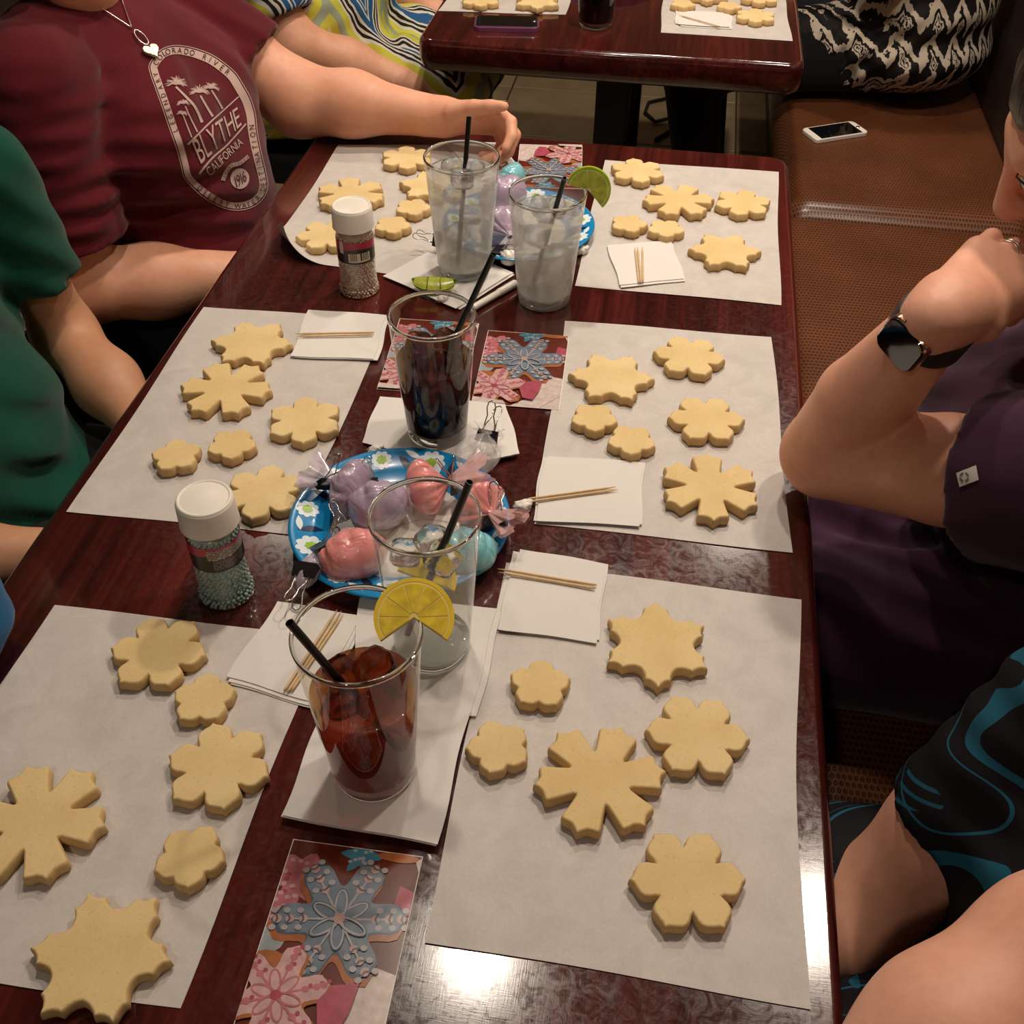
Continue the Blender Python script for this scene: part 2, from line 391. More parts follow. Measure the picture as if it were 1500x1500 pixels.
    # skin tones
    def skin(name, a, b, spot=0.0):
        n = NX(name); f = n.noise(16, 4); g = n.noise(110, 3)
        c = n.mix(n.ramp(f, [(0.35, 0.0), (0.65, 1.0)]), a, b)
        c = n.mix(n.m('MULTIPLY', n.ramp(g, [(0.35, 0.0), (0.7, 1.0)]), 0.25), c, tuple(x*0.8 for x in a))
        if spot:
            v = n.voronoi(30); c = n.mix(n.ramp(v, [(0.0, 0.75), (0.045, 0.75), (0.06, 0.0)]), c, tuple(x*0.35 for x in a))
        n.p(color=c, rough=0.48, spec=0.35, sss=0.12, sssr=(1.0, 0.35, 0.2), ssss=0.008)
        n.bump(n.m('ADD', n.noise(500, 3), n.noise(160, 2)), 0.10, 0.0008); return n.mat
    M['skin_a'] = skin('fair_skin', (0.72, 0.345, 0.215), (0.82, 0.43, 0.285), 0.0)
    M['skin_b'] = skin('tan_skin', (0.56, 0.27, 0.15), (0.63, 0.33, 0.195), 0.0)
    M['skin_c'] = skin('pink_fair_skin', (0.73, 0.345, 0.225), (0.81, 0.415, 0.29), 0.0)
    M['lip'] = simple('lips', (0.42, 0.14, 0.11), 0.4)
    M['eye'] = simple('eye_white', (0.7, 0.68, 0.64), 0.15)
    M['iris'] = simple('iris', (0.05, 0.03, 0.02), 0.1)
    def hair(name, c):
        n = NX(name); s = n.noise(1.0, 3, n.mapping((180, 180, 12)))
        n.p(color=n.mix(s, tuple(x*0.5 for x in c), c), rough=0.4, spec=0.5); n.bump(s, 0.8, 0.003); return n.mat
    M['hair_dark'] = hair('dark_brown_hair', (0.02, 0.012, 0.008)); M['hair_brown'] = hair('brown_hair', (0.08, 0.04, 0.02))
    # cloth
    def cloth(name, c, rough=0.85, scale=900):
        n = NX(name); f = n.noise(14, 4)
        n.p(color=n.mix(n.ramp(f, [(0.3, 0.0), (0.7, 1.0)]), tuple(x*0.85 for x in c), tuple(x*1.12 for x in c)), rough=rough, spec=0.15, sheen=0.15)
        n.bump(n.noise(scale, 2), 0.25, 0.0006); return n.mat
    M['maroon'] = cloth('maroon_jersey', (0.105, 0.006, 0.013)); M['green'] = cloth('green_jersey', (0.003, 0.066, 0.040))
    M['purple'] = cloth('dark_purple_jersey', (0.040, 0.011, 0.030)); M['blue'] = cloth('blue_jersey', (0.006, 0.10, 0.26))
    M['denim'] = cloth('dark_denim', (0.018, 0.026, 0.032)); M['blackcloth'] = cloth('black_cloth', (0.006, 0.005, 0.007)); M['print'] = cloth('cream_screen_print', (0.50, 0.36, 0.32)); M['print_dark'] = cloth('maroon_lettering', (0.085, 0.006, 0.012))
    # dress: blue, yellow, white and black chevrons
    n = NX('chevron_print_jersey'); x, y, z = n.xyz(n.mapping((1, 1, 1), (0.3, 0.5, 0.25)))
    wob = n.m('MULTIPLY', n.m('SUBTRACT', n.noise(9, 3), 0.5), 0.05)
    zig = n.m('MULTIPLY', n.m('ABSOLUTE', n.m('SUBTRACT', n.m('FRACT', n.m('MULTIPLY', n.m('ADD', y, wob), 5.5)), 0.5)), 0.42)
    t = n.m('FRACT', n.m('MULTIPLY', n.m('ADD', n.m('ADD', x, z), zig), 2.7))
    W_, K_, B_, Y_, N_ = (0.62, 0.58, 0.50), (0.015, 0.012, 0.012), (0.02, 0.09, 0.22), (0.52, 0.50, 0.06), (0.10, 0.17, 0.22)
    n.p(color=n.ramp(t, [(0, Y_), (0.13, W_), (0.17, K_), (0.21, W_), (0.24, K_), (0.28, W_), (0.31, B_), (0.40, W_), (0.43, B_), (0.47, W_), (0.49, B_), (0.60, N_), (0.70, K_), (0.74, W_), (0.78, Y_), (0.88, (0.30, 0.34, 0.25))], 'CONSTANT'), rough=0.7, spec=0.2); M['chevron'] = n.mat
    # dress: black and cream ikat diamonds
    n = NX('ikat_print_jersey'); x, y, z = n.xyz()
    jag = n.m('MULTIPLY', n.m('SUBTRACT', n.noise(1.0, 3, n.mapping((90, 90, 14))), 0.5), 0.05)
    u = n.m('MULTIPLY', n.m('ADD', n.m('MULTIPLY', y, 0.8), n.m('MULTIPLY', x, 0.9)), 17.0); w = n.m('MULTIPLY', n.m('ADD', z, jag), 13.0)
    tri = n.m('MULTIPLY', n.m('ABSOLUTE', n.m('SUBTRACT', n.m('FRACT', u), 0.5)), 1.5)
    k = n.m('FRACT', n.m('ADD', w, tri)); band = n.ramp(k, [(0, 0.0), (0.30, 1.0), (0.64, 0.0)], 'CONSTANT')
    du = n.m('ABSOLUTE', n.m('SUBTRACT', n.m('FRACT', u), 0.5)); dw = n.m('ABSOLUTE', n.m('SUBTRACT', n.m('FRACT', n.m('ADD', w, 0.68)), 0.5))
    dia = n.m('MULTIPLY', n.m('ADD', n.m('MULTIPLY', du, 1.5), dw), 0.85); ring = n.ramp(dia, [(0, 0.0), (0.06, 1.0), (0.12, 0.0), (0.17, 1.0), (0.25, 0.0)], 'CONSTANT')
    n.p(color=n.mix(n.m('MAXIMUM', band, ring), (0.010, 0.008, 0.008), (0.56, 0.48, 0.38)), rough=0.7, spec=0.2); M['ikat'] = n.mat
    # dress: black with teal curved stripes and hatching
    n = NX('teal_swirl_print_jersey'); q = n.mapping((1, 1, 1), (0.2, 0.4, 0.3)); x, y, z = n.xyz(q)
    a = n.noise(5.5, 1, q, 0.3, 0.6); f = n.m('FRACT', n.m('MULTIPLY', a, 7.0))
    str_ = n.ramp(f, [(0, 0.0), (0.42, 1.0), (0.45, 0.0), (0.66, 1.0), (0.80, 0.0)], 'CONSTANT')
    hat = n.ramp(n.m('FRACT', n.m('MULTIPLY', n.m('ADD', z, n.m('MULTIPLY', y, 0.3)), 110)), [(0, 1.0), (0.3, 0.0)], 'CONSTANT')
    zone = n.ramp(n.noise(7.5, 1, n.mapping((1, 1, 1), (1, 2, 0.5))), [(0, 0.0), (0.60, 1.0)], 'CONSTANT')
    n.p(color=n.mix(n.m('MAXIMUM', str_, n.m('MULTIPLY', n.m('MULTIPLY', hat, zone), 0.8)), (0.005, 0.004, 0.006), (0.010, 0.085, 0.135)), rough=0.75, spec=0.2); M['tealdress'] = n.mat
build_materials()

# ================================================================ the room
def build_room():
    fl = struct(add('floor', xf(rbox(5.2, 7.4, 0.04, 0), None, (-0.8, 1.3, -0.031)), M['grout'], smooth=False))
    tm = mesh_data('floor_tile', *xf(rbox(0.395, 0.395, 0.010, 0.002, 1)), M['tile'], smooth=False)
    for i in range(9):
        for j in range(14):
            o = bpy.data.objects.new('floor_tile', tm); o.location = (-2.4+0.4*i, -0.9+0.4*j+0.12, -0.006); put(o, fl)
    for nm, s, l in (('wall_right', (0.1, 7.4, 2.9), (1.05, 1.3, 1.44)), ('wall_left', (0.1, 7.4, 2.9), (-3.3, 1.3, 1.44)),
                     ('wall_back', (4.4, 0.1, 2.9), (-1.1, 4.9, 1.44)), ('wall_front', (4.4, 0.1, 2.9), (-1.1, -2.3, 1.44))):
        struct(add(nm, xf(rbox(*s, 0)), M['wall'], smooth=False, loc=None)).location = l
    struct(add('ceiling', xf(rbox(4.5, 7.4, 0.06, 0)), M['ceiling'], smooth=False)).location = (-1.1, 1.3, CEIL+0.045)

def ceiling_lamp(x, y, watts, label):
    t = thing('ceiling_lamp', label, 'ceiling lamp', (x, y, CEIL+0.016), 0, 'round recessed ceiling lamps')
    add('trim_ring', lathe([(0.052, -0.012), (0.075, -0.012), (0.080, -0.006), (0.080, 0.0), (0.052, 0.0), (0.052, -0.012)], 32), M['white'], t)
    n = NX('lamp_glow'); n.p(color=(0.8, 0.8, 0.8), emit=LAMP_COLOR, es=6.0)
    add('diffuser', lathe([(0.0, -0.002), (0.052, -0.002), (0.052, 0.0), (0.0, 0.0)], 32), n.mat, t)
    ld = bpy.data.lights.new('lamp_light', 'AREA'); ld.shape = 'DISK'; ld.size = 0.10; ld.energy = watts; ld.color = LAMP_COLOR; ld.spread = R(150)
    lo = bpy.data.objects.new('lamp_light', ld); lo.location = (0, 0, -0.016); put(lo, t)

def table_top(w, l, th, r=0.03):
    prof = [(0.030, -th), (0.012, -th), (0.004, -th+0.006), (0.0, -th*0.62), (0.0, -0.014), (0.0015, -0.007), (0.005, -0.0018), (0.0090, 0.0), (0.0100, 0.0), (0.06, 0.0)]
    V, F = [], []; n = None
    for off, z in prof:
        o = rrect(w-2*off, l-2*off, max(r-off*0.6, 0.006), 6); n = len(o)
        V += [(p[0], p[1], z) for p in o]
    for k in range(len(prof)-1):
        for i in range(n): F.append((k*n+i, k*n+(i+1) % n, (k+1)*n+(i+1) % n, (k+1)*n+i))
    F.append(tuple(range(n))[::-1]); F.append(tuple((len(prof)-1)*n+i for i in range(n)))
    return np.array(V), F
def build_table(label, x0, x1, y0, y1, th, peds):
    cx, cy = (x0+x1)/2, (y0+y1)/2
    t = thing('restaurant_table', label, 'table', (cx, cy, 0))
    tt = add('tabletop', xf(table_top(x1-x0, y1-y0, th), None, (0, 0, T)), M['wood'], t); shade_auto(tt, 50)
    for py in peds:
        add('pedestal_column', xf(rbox(0.075, 0.075, T-th-0.035, 0.006), None, (0, py, (T-th)/2)), M['black_metal'], t, smooth=False)
        add('pedestal_base', xf(rbox(0.52, 0.08, 0.03, 0.008), None, (0, py, 0.015)), M['black_metal'], t, smooth=False)
        add('mounting_plate', xf(rbox(0.30, 0.20, 0.012, 0.002), None, (0, py, T-th-0.006)), M['black_metal'], t, smooth=False)
    return t
NEAR_T = dict(x0=-0.5895, x1=0.1860, y0=0.16, y1=1.706)
_a, _b, _c = G(606, 62), G(1180, 93), G(905, 76)
FAR_T = dict(x0=float(_a[0]), x1=float(_b[0]), y0=float(_c[1])-0.005, y1=float(_c[1])+1.25)

def build_bench(label, y0, y1, bv=0.035):
    t = thing('bench_seat', label, 'bench', (0.5, (y0+y1)/2, 0), 0, 'brown woven vinyl wall benches')
    L = y1-y0
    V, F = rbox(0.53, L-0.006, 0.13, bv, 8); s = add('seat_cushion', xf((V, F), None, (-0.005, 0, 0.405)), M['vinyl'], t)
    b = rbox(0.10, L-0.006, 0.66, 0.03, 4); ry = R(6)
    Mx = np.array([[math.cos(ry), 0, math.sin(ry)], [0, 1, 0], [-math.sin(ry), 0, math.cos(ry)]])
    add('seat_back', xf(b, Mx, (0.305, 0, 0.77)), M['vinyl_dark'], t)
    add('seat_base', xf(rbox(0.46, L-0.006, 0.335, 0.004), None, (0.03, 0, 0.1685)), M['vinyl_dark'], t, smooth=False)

def build_chair(x, y, ry, label):
    t = thing('dining_chair', label, 'chair', (x, y, 0), ry, 'black padded dining chairs')
    add('seat', xf(rbox(0.44, 0.44, 0.06, 0.02, 3), None, (0, 0, 0.398)), M['blackcloth'], t)
    add('backrest', xf(rbox(0.045, 0.40, 0.30, 0.018, 3), None, (-0.225, 0, 0.70)), M['blackcloth'], t)
    for sx in (-1, 1):
        for sy in (-1, 1):
            top = 0.82 if sx < 0 else 0.40
            add('leg', tube([(sx*0.20-(0.02 if sx < 0 else 0), sy*0.19, 0.0), (sx*0.20, sy*0.19, 0.41), (sx*0.20-(0.025 if sx < 0 else 0), sy*0.19, top)], 0.012, 8), M['black_metal'], t)

build_room()
for i, (lx, ly, lw) in enumerate(LAMPS):
    ceiling_lamp(lx, ly, lw, ['round recessed ceiling lamp above the middle of the long table', 'round recessed ceiling lamp above the empty bench seat', 'added round recessed fill lamp above the gap between the two tables',
                              'round recessed ceiling lamp above the far table edge', 'added round recessed fill lamp behind the blue-sleeved person', 'round recessed ceiling lamp behind the chevron-dress person'][i])
build_table('long dark mahogany restaurant table set with six parchment sheets', th=0.045, peds=(-0.45, 0.45), **NEAR_T)
build_table('dark mahogany restaurant table holding the purple phone', th=0.062, peds=(-0.32, 0.35), **FAR_T)
build_bench('brown dotted vinyl bench section with the purple-shirted person seated on it', -0.75, 2.083)
build_bench('brown dotted vinyl bench section with the white phone lying on it', 2.087, 4.3, 0.063)
build_chair(-0.90, 1.45, 0, 'black padded chair under the maroon-shirted person')
build_chair(-0.86, 0.90, 0, 'black padded chair under the green-shirted person')
build_chair(-0.84, 0.36, 0, 'black padded chair under the blue-sleeved person')
build_chair(-0.97, 2.42, 0, 'black padded chair under the chevron-dress person')

# ================================================================ parchment sheets
def place_sheet(name, label, quad, group, seed, n=16, mat='parch', z=T+0.0004, wav=0.0004, th=0.0003, edge=0.0015, fn=None, cat='parchment sheet'):
    q = [np.array([c[0], c[1], z]) for c in quad]; c = sum(q)/4
    o = add(name, sheet(q, n, th, wav, seed, edge, fn), M[mat], loc=(c[0], c[1], z)); shade_auto(o, 60)
    return tag(o, label, cat, group)
def gq(*pts): return [G(*p) for p in pts]
gp = 'parchment sheets under the cookies'
WHO = dict(R1='in front of the teal-print-dress person', R2="by the purple-shirted person's elbow", R3='at the empty bench seat', L1='in front of the blue-sleeved person',
           L2='in front of the green-shirted person', L3='in front of the maroon-shirted person', FL='beside the purple phone', FR='beside the black-and-cream ikat dress')
place_sheet('parchment_sheet', 'parchment sheet '+WHO['R1'], gq((740, 824), (1172, 878), (1184, 1477), (620, 1380)), gp, 1, fn=lambda p, u, v: p-np.array([0.0048*math.sin(math.pi*v)*u, 0, 0]))
place_sheet('parchment_sheet', 'parchment sheet '+WHO['R2'], gq((828, 471), (1130, 494), (1160, 810), (782, 768)), gp, 2)
place_sheet('parchment_sheet', 'parchment sheet '+WHO['R3'], gq((885, 235), (1139, 253), (1143, 448), (841, 419)), gp, 3)
_tl, _tr, _br = gq((78, 888), (478, 932), (262, 1478))
place_sheet('parchment_sheet', 'parchment sheet '+WHO['L1'], [_tl, _tr, _br, _tl+(_br-_tr)], gp, 4)
place_sheet('parchment_sheet', 'parchment sheet '+WHO['L2'], gq((300, 450), (572, 470), (425, 783), (100, 750)), gp, 5)
_f0, _f1, _fc = G(416, 322)[:2], G(486, 398)[:2], G(388, 378)[:2]
_fd = unit(np.array([-(_f1-_f0)[1], (_f1-_f0)[0]])); _fd = _fd if np.dot(_fd, _fc-_f0) > 0 else -_fd
def curl(p, u, v):
    s = float(np.dot(p[:2]-_f0, _fd))
    if s <= 0: return p
    rad = 0.034; a = s/rad
    q = p[:2] - _fd*s + _fd*rad*math.sin(a)
    return np.array([q[0], q[1], p[2] + rad*(1-math.cos(a))])
place_sheet('parchment_sheet', 'parchment sheet with a curled-up corner '+WHO['L3'], gq((497, 213), (735, 214), (655, 414), (388, 378)), gp, 6, n=36, fn=curl)
_a, _b = G(641, 17), G(828, 22)
place_sheet('parchment_sheet', 'parchment sheet on the far table '+WHO['FL'], [_a+V3(0.01, 0.27, 0), _b+V3(0, 0.27, 0), _b, _a], gp, 7)
_a, _b, _c = G(967, 48), G(1160, 61), G(1150, 0)
place_sheet('parchment_sheet', 'parchment sheet on the far table '+WHO['FR'], [_a+(_c-_b)*1.0, _c, _b, _a], gp, 8)

# ================================================================ cookies
SHAPES = {
 'A': (5, [(0, 1.0), (6, .945), (14, .915), (22, .885), (28, .835), (33, .765), (36, .72)], 0.0122),
 'B': (6, [(0, 1.0), (4, .945), (10, .915), (17, .885), (22, .835), (26, .745), (28.5, .65), (30, .60)], 0.0118),
 'C': (6, [(0, 1.0), (4, .935), (8, .895), (13, .90), (18, .91), (20.5, .865), (21.5, .77), (23.5, .65), (26, .555), (28.3, .49), (30, .465)], 0.0125),
 'D': (6, [(0, 1.0), (3.5, .925), (7, .875), (11, .855), (15, .855), (16.5, .80), (18.5, .745), (22, .695), (26, .665), (30, .655)], 0.0122)}
def cookie_mesh(key, rad, seed):
    n, half, h = SHAPES[key]; rng = random.Random(seed); O = []
    for k in range(n):
        ka = 360/n*k; jr = 1+rng.uniform(-.012, .012)
        full = [(a, r) for a, r in half] ; left = [(-a, r) for a, r in half[1:-1]][::-1]
        for a, r in left + full:
            q = rad*r*jr*(1+rng.uniform(-.004, .004)); O.append((q*math.cos(R(a+ka)), q*math.sin(R(a+ka))))
    O = np.array(O); m = len(O); V, F, bk = [], [], []
    nr = unit
    # inward direction from the outline normal, so the notches bevel evenly
    d = np.roll(O, -1, 0)-np.roll(O, 1, 0); nin = np.stack([-d[:, 1], d[:, 0]], 1); nin /= np.linalg.norm(nin, axis=1)[:, None]
    if np.dot(nin[0], -O[0]) < 0: nin = -nin
    rings = [(0.0012, 0.0, 1.0), (0.0, 0.0012, 0.95), (-0.0004, h*0.35, 0.42), (0.0, h*0.72, 0.34), (0.0006, h*0.90, 0.40), (0.0014, h*0.97, 0.26), (0.0024, h*1.0, 0.05)]
    for off, z, b in rings:
        for i in range(m):
            p = O[i] + nin[i]*off; V.append((p[0], p[1], z)); bk.append(b)
    k = len(rings)
    for a in range(k-1):
        for i in range(m): F.append((a*m+i, a*m+(i+1) % m, (a+1)*m+(i+1) % m, (a+1)*m+i))
    F.append(tuple((k-1)*m+i for i in range(m))); F.append(tuple(range(m))[::-1])
    me = mesh_data('cookie', V, F, M['cookie'])
    me.polygons[len(me.polygons)-2].use_smooth = False
    at = me.attributes.new('bake', 'FLOAT', 'POINT'); at.data.foreach_set('value', bk)
    return me
KIND = {'A': ('flower_cookie', 'small five-petalled cookie'), 'B': ('snowflake_cookie', 'medium six-petalled cookie'),
        'C': ('notched_snowflake_cookie', 'large deeply notched six-armed cookie'), 'D': ('star_cookie', 'large six-pointed star cookie')}
COOKIES = {
 'R1': [('D', (962, 943), (964, 1004)), ('C', (879, 1140), (977, 1130)), ('B', (1022, 1076), (1100, 1083)), ('B', (1008, 1288), (1094, 1288)), ('A', (791, 1002), (794, 966)), ('A', (730, 1094), (687, 1096))],
 'R2': [('D', (896, 552), (959, 556)), ('B', (1010, 521), (1062, 527)), ('A', (870, 612), (872, 634)), ('A', (925, 645), (924.5, 670)), ('B', (1035, 613), (1092, 615)), ('C', (1040, 713), (1046, 765))],
 'R3': [('B', (934, 250), (973, 258)), ('C', (994, 293), (1047, 292)), ('B', (1088, 297), (1080, 317)), ('A', (921, 328), (930, 343)), ('A', (975, 335), (977, 349)), ('D', (1062, 367), (1117, 369))],
 'L1': [('B', (232, 954), (303, 959)), ('A', (298, 1023), (342, 1011)), ('B', (320, 1121), (397, 1137)), ('C', (54, 1203), (152, 1210)), ('A', (278, 1254), (331, 1261)), ('D', (147, 1398), (249, 1407))],
 'L2': [('D', (369, 502), (431, 505)), ('C', (331, 569), (404, 573)), ('B', (446, 615), (444, 651)), ('A', (340, 651), (339, 673)), ('A', (258, 667), (288, 657)), ('B', (385, 720), (436, 706))],
 'L3': [('B', (596, 231), (597, 251)), ('C', (514, 284), (567, 294)), ('D', (632, 272), (583, 267)), ('A', (605, 304), (610, 318)), ('A', (575, 330), (578, 346)), ('B', (478, 344), (444, 346))],
 'FL': [('B', (704, 0), (704, 9)), ('D', (787, 2), (787, 14))],
 'FR': [('A', (1000, 6), (1002, 15)), ('A', (1068, 9), (1070, 18)), ('B', (1112, -4), (1112, 10)), ('B', (1107, 23), (1107, 38)), ('D', (1036, -8), (1036, 4))]}
SHEET = dict(R1="teal-dress person's sheet", R2="purple-shirted person's sheet", R3='sheet at the empty bench seat', L1="blue-sleeved person's sheet", L2="green-shirted person's sheet", L3="maroon-shirted person's sheet", FL='sheet beside the purple phone', FR='sheet beside the ikat dress')
NOTE = {('R1', 'B'): ['next to the star', 'apart from the others'], ('R1', 'A'): ['near the two-pick napkin', 'near the iced tea'],
        ('R2', 'B'): ['next to the star', 'next to the notched one'], ('R2', 'A'): ['next to the star', 'next to the napkin'],
        ('R3', 'B'): ['by the lime slice', 'by the table edge'], ('R3', 'A'): ['near the blue plate', 'near the notched one'],
        ('L1', 'B'): ['near the teal shaker', 'between the small ones'], ('L1', 'A'): ['between six-petalled ones', 'near the star'],
        ('L2', 'B'): ['near the notched one', 'behind the teal shaker'], ('L2', 'A'): ['near the notched one', 'near the table edge'],
        ('L3', 'B'): ['by the forearm', 'by the curled corner'], ('L3', 'A'): ['by the misted glass', 'by the ivory shaker']}
_rad = {}
for _k in 'ABCD':
    rs = [np.linalg.norm(G(*t_, T+0.012)-G(*c_, T+0.012)) for m_, L_ in COOKIES.items() if m_[0] != 'F' for k_, c_, t_ in L_ if k_ == _k]
    _rad[_k] = float(np.median(rs))
_cm = {k: [cookie_mesh(k, _rad[k], 7+i) for i in range(2)] for k in 'ABCD'}
for m_, L_ in COOKIES.items():
    for i, (k_, c_, t_) in enumerate(L_):
        c3, t3 = G(*c_, T+0.012), G(*t_, T+0.012); ang = math.atan2(t3[1]-c3[1], t3[0]-c3[0])
        o = bpy.data.objects.new(KIND[k_][0], _cm[k_][i % 2]); o.location = (c3[0], c3[1], T+0.0016); o.rotation_euler = (0, 0, ang); put(o)
        twin = sum(1 for q in L_ if q[0] == k_) > 1
        sx = NOTE.get((m_, k_), [])
        j_ = sum(1 for q in L_[:i] if q[0] == k_)
        if j_ < len(sx): o.name = KIND[k_][0]; twin = False
        tag(o, KIND[k_][1]+((' '+sx[j_]) if j_ < len(sx) else '')+' on the '+SHEET[m_], 'cookie', ({'A': 'small five-petalled', 'B': 'medium six-petalled', 'C': 'deeply notched', 'D': 'star'}[k_]+' cookies '+WHO[m_]) if twin else None)

# ================================================================ napkins and wooden picks
def napkin(label, quad, seed, z=T+0.0014, layers=3, slip=0.006):
    q = [np.array([p[0], p[1], z]) for p in gq(*quad)]; c = sum(q)/4; rng = random.Random(seed); parts = []
    for k in range(layers):
        off = np.array([rng.uniform(-slip, slip), rng.uniform(-slip, slip), k*0.0011])*np.array([1, 1, 1]) if k < layers-1 else np.array([0, 0, k*0.0011])
        parts.append(sheet([p+off for p in q], 10, 0.0007, 0.0005, seed+k*0, 0.0012))
    o = add('paper_napkin', join(*parts), M['napkin'], loc=(c[0], c[1], z)); shade_auto(o, 60)
    return tag(o, label, 'napkin')
napkin('folded white napkin with two wooden picks across the sheet by the maroon sleeve', ((452, 458), (566, 466), (548, 531), (427, 526)), 11)
napkin('folded white napkin holding three upright-lying picks beside small cookies', ((889, 363), (983, 357), (1002, 412), (908, 422)), 12)
napkin("folded white napkin with picks near the purple-shirted person's elbow", ((797, 674), (940, 684), (935, 775), (784, 767)), 13)
napkin('folded white napkin with two picks touching the teal-dress sheet', ((757, 812), (886, 835), (872, 946), (728, 926)), 14)
napkin('folded white napkin with three picks beside the iced tea', ((408, 886), (528, 906), (462, 1033), (332, 996)), 15)
napkin('white napkin under the iced tea glass', ((478, 1044), (690, 1046), (641, 1246), (416, 1203)), 16, z=T+0.0055)
napkin('white napkin under the lemon water glass', ((528, 880), (728, 897), (691, 1047), (512, 1040)), 17)
napkin('white napkin under the cola glass with its corner toward the plate', ((560, 585), (712, 596), (690, 690), (534, 652)), 18, layers=2)
napkin('white napkin lying beneath the clear tied-off icing bag', ((640, 592), (738, 600), (759, 672), (640, 700)), 19, z=T+0.0044)
napkin('white napkin turned diagonally under the tall water glass', ((562, 408), (650, 362), (748, 405), (668, 456)), 20)
napkin('crumpled white napkin by the maroon-shirted hand', ((655, 213), (733, 213), (768, 257), (700, 268)), 21)
napkin('white napkin with a pick on the far table', ((993, 20), (1068, 21), (1068, 43), (993, 39)), 22)
def pick(a, b, label, group, r=0.0013, z=T+0.0072):
    A, B = G(*a, z), G(*b, z); d = B-A; n = 10
    pts = [A + d*t for t in (0, 0.04, 0.3, 0.6, 0.88, 1.0)]; rr = [r*0.6, r, r, r, r*0.95, r*0.15]
    o = add('wooden_pick', tube(pts, rr, 7), M['pick'], loc=A); return tag(o, label, 'wooden pick', group)
for a, b in (((548, 487), (432, 489)), ((547, 490), (434, 493))): pick(a, b, 'thin wooden pick on the napkin near the cola glass', 'picks on the napkin near the cola')
for a, b in (((936, 414), (930, 362)), ((939, 414), (934, 361)), ((942, 413), (941, 361))): pick(a, b, 'thin wooden pick on the napkin at the empty bench seat', 'picks at the empty bench seat')
for a, b in (((772, 731), (903, 713)), ((773, 735), (906, 717))): pick(a, b, "thin wooden pick stuck in the paper knot by the purple-shirted elbow", 'picks in the paper knot')
for a, b in (((874, 857), (728, 833)), ((872, 862), (730, 838))): pick(a, b, 'thin wooden pick on the napkin touching the teal-dress sheet', 'picks touching the teal-dress sheet')
for a, b in (((416, 1012), (494, 893)), ((421, 1014), (500, 895)), ((427, 1012), (503, 899))): pick(a, b, 'thin wooden pick on the napkin beside the iced tea', 'picks beside the iced tea')
pick((1055, 39), (994, 22), 'thin wooden pick on the far table napkin', None)
for a, b in (((771, 262), (723, 222)), ((766, 268), (716, 232))): pick(a, b, 'thin wooden pick on the crumpled napkin', 'picks on the crumpled napkin')

# ================================================================ drinking glasses
def glass(label, base, h, rt, rb, drink, level, wallmat='glass', z=T):
    b = G(*base, z); t = thing('pint_glass', label, 'drinking glass', (b[0], b[1], z))
    w = 0.0024; ri = lambda q: rb + (rt-rb)*q/h
    add('wall', lathe([(rb-0.001, 0.0008), (rb, 0.004)] + [(ri(h*k/8), h*k/8) for k in range(1, 8)] + [(rt, h-0.002)], 48), M[wallmat], t)
    add('base', lathe([(0, 0.0015), (rb-0.006, 0.0004), (rb-0.0025, 0.0), (rb-0.0006, 0.003), (ri(0.013)-0.001, 0.013), (rb-0.006, 0.0125), (0, 0.011)], 48), M['solid_glass'], t)
    add('rim', lathe([(rt-w, h-0.004), (rt+0.0002, h-0.004), (rt+0.0004, h-0.0015), (rt-0.0004, h+0.0002), (rt-w+0.0004, h), (rt-w-0.0002, h-0.0018), (rt-w, h-0.004)], 64), M['solid_glass'], t)
    g = 0.0011; z0 = 0.0140
    prof = [(0, z0), (ri(z0)-g-0.003, z0), (ri(z0+0.003)-g, z0+0.003)] + [(ri(z0+(level-z0)*k/6)-g, z0+(level-z0)*k/6) for k in range(1, 7)] + [(ri(level)-g-0.003, level-0.0006), (0, level-0.001)]
    add('drink', lathe(prof, 48), M[drink], t)
    return t, V3(b[0], b[1], z)
def ice_blob(seed, s):
    rng = random.Random(seed); V, F = rbox(s, s*rng.uniform(.75, 1), s*rng.uniform(.6, .9), s*0.28, 3)
    a, b = rng.uniform(0, 3), rng.uniform(-.5, .5)
    ca, sa = math.cos(b), math.sin(b)
    return xf((V*(1+0.06*np.sin(V[:, [1]]*300+seed)), F), rotz(a) @ np.array([[1, 0, 0], [0, ca, -sa], [0, sa, ca]]))
def ice(c, items, mat, label, group):
    for i, (dx, dy, dz, s) in enumerate(items):
        o = add('ice_cube', ice_blob(i*7+int(c[0]*-100), s), M[mat]); o.location = (c[0]+dx, c[1]+dy, c[2]+dz); tag(o, label, 'ice cube', group)
def straw(label, bot, top, r=0.0032):
    bot, top = np.asarray(bot, float), np.asarray(top, float); d = unit(top-bot); Fm = frame(d); L = np.linalg.norm(top-bot)
    tv = lathe([(r-0.0006, 0.0), (r, 0.0), (r, L), (r-0.0006, L), (r-0.0006, 0.0)], 14)
    o = add('drinking_straw', xf(tv, Fm), M['straw'], loc=None); o.location = tuple(bot); shade_auto(o); return tag(o, label, 'straw')
def straw_foot(c, top):
    d = np.array([top[0]-c[0], top[1]-c[1], 0.0]); return c - unit(d)*0.022 + V3(0, 0, 0.018)
g_tea, c_tea = glass('pint glass of red-brown iced tea with a lemon slice on its rim', (549, 1126), 0.168, 0.0465, 0.0335, 'tea', 0.104, 'glass', T+0.0095)
ice(c_tea, [(0.006, 0.012, 0.116, 0.030), (-0.016, 0.004, 0.113, 0.028), (0.013, -0.014, 0.108, 0.029), (-0.010, -0.018, 0.106, 0.026), (0.022, 0.008, 0.105, 0.022)], 'tea_ice', 'brownish ice cube floating in the iced tea', 'ice cubes in the iced tea')
straw('black straw in the iced tea', straw_foot(c_tea, G(424, 912, T+0.195)), G(424, 912, T+0.195))
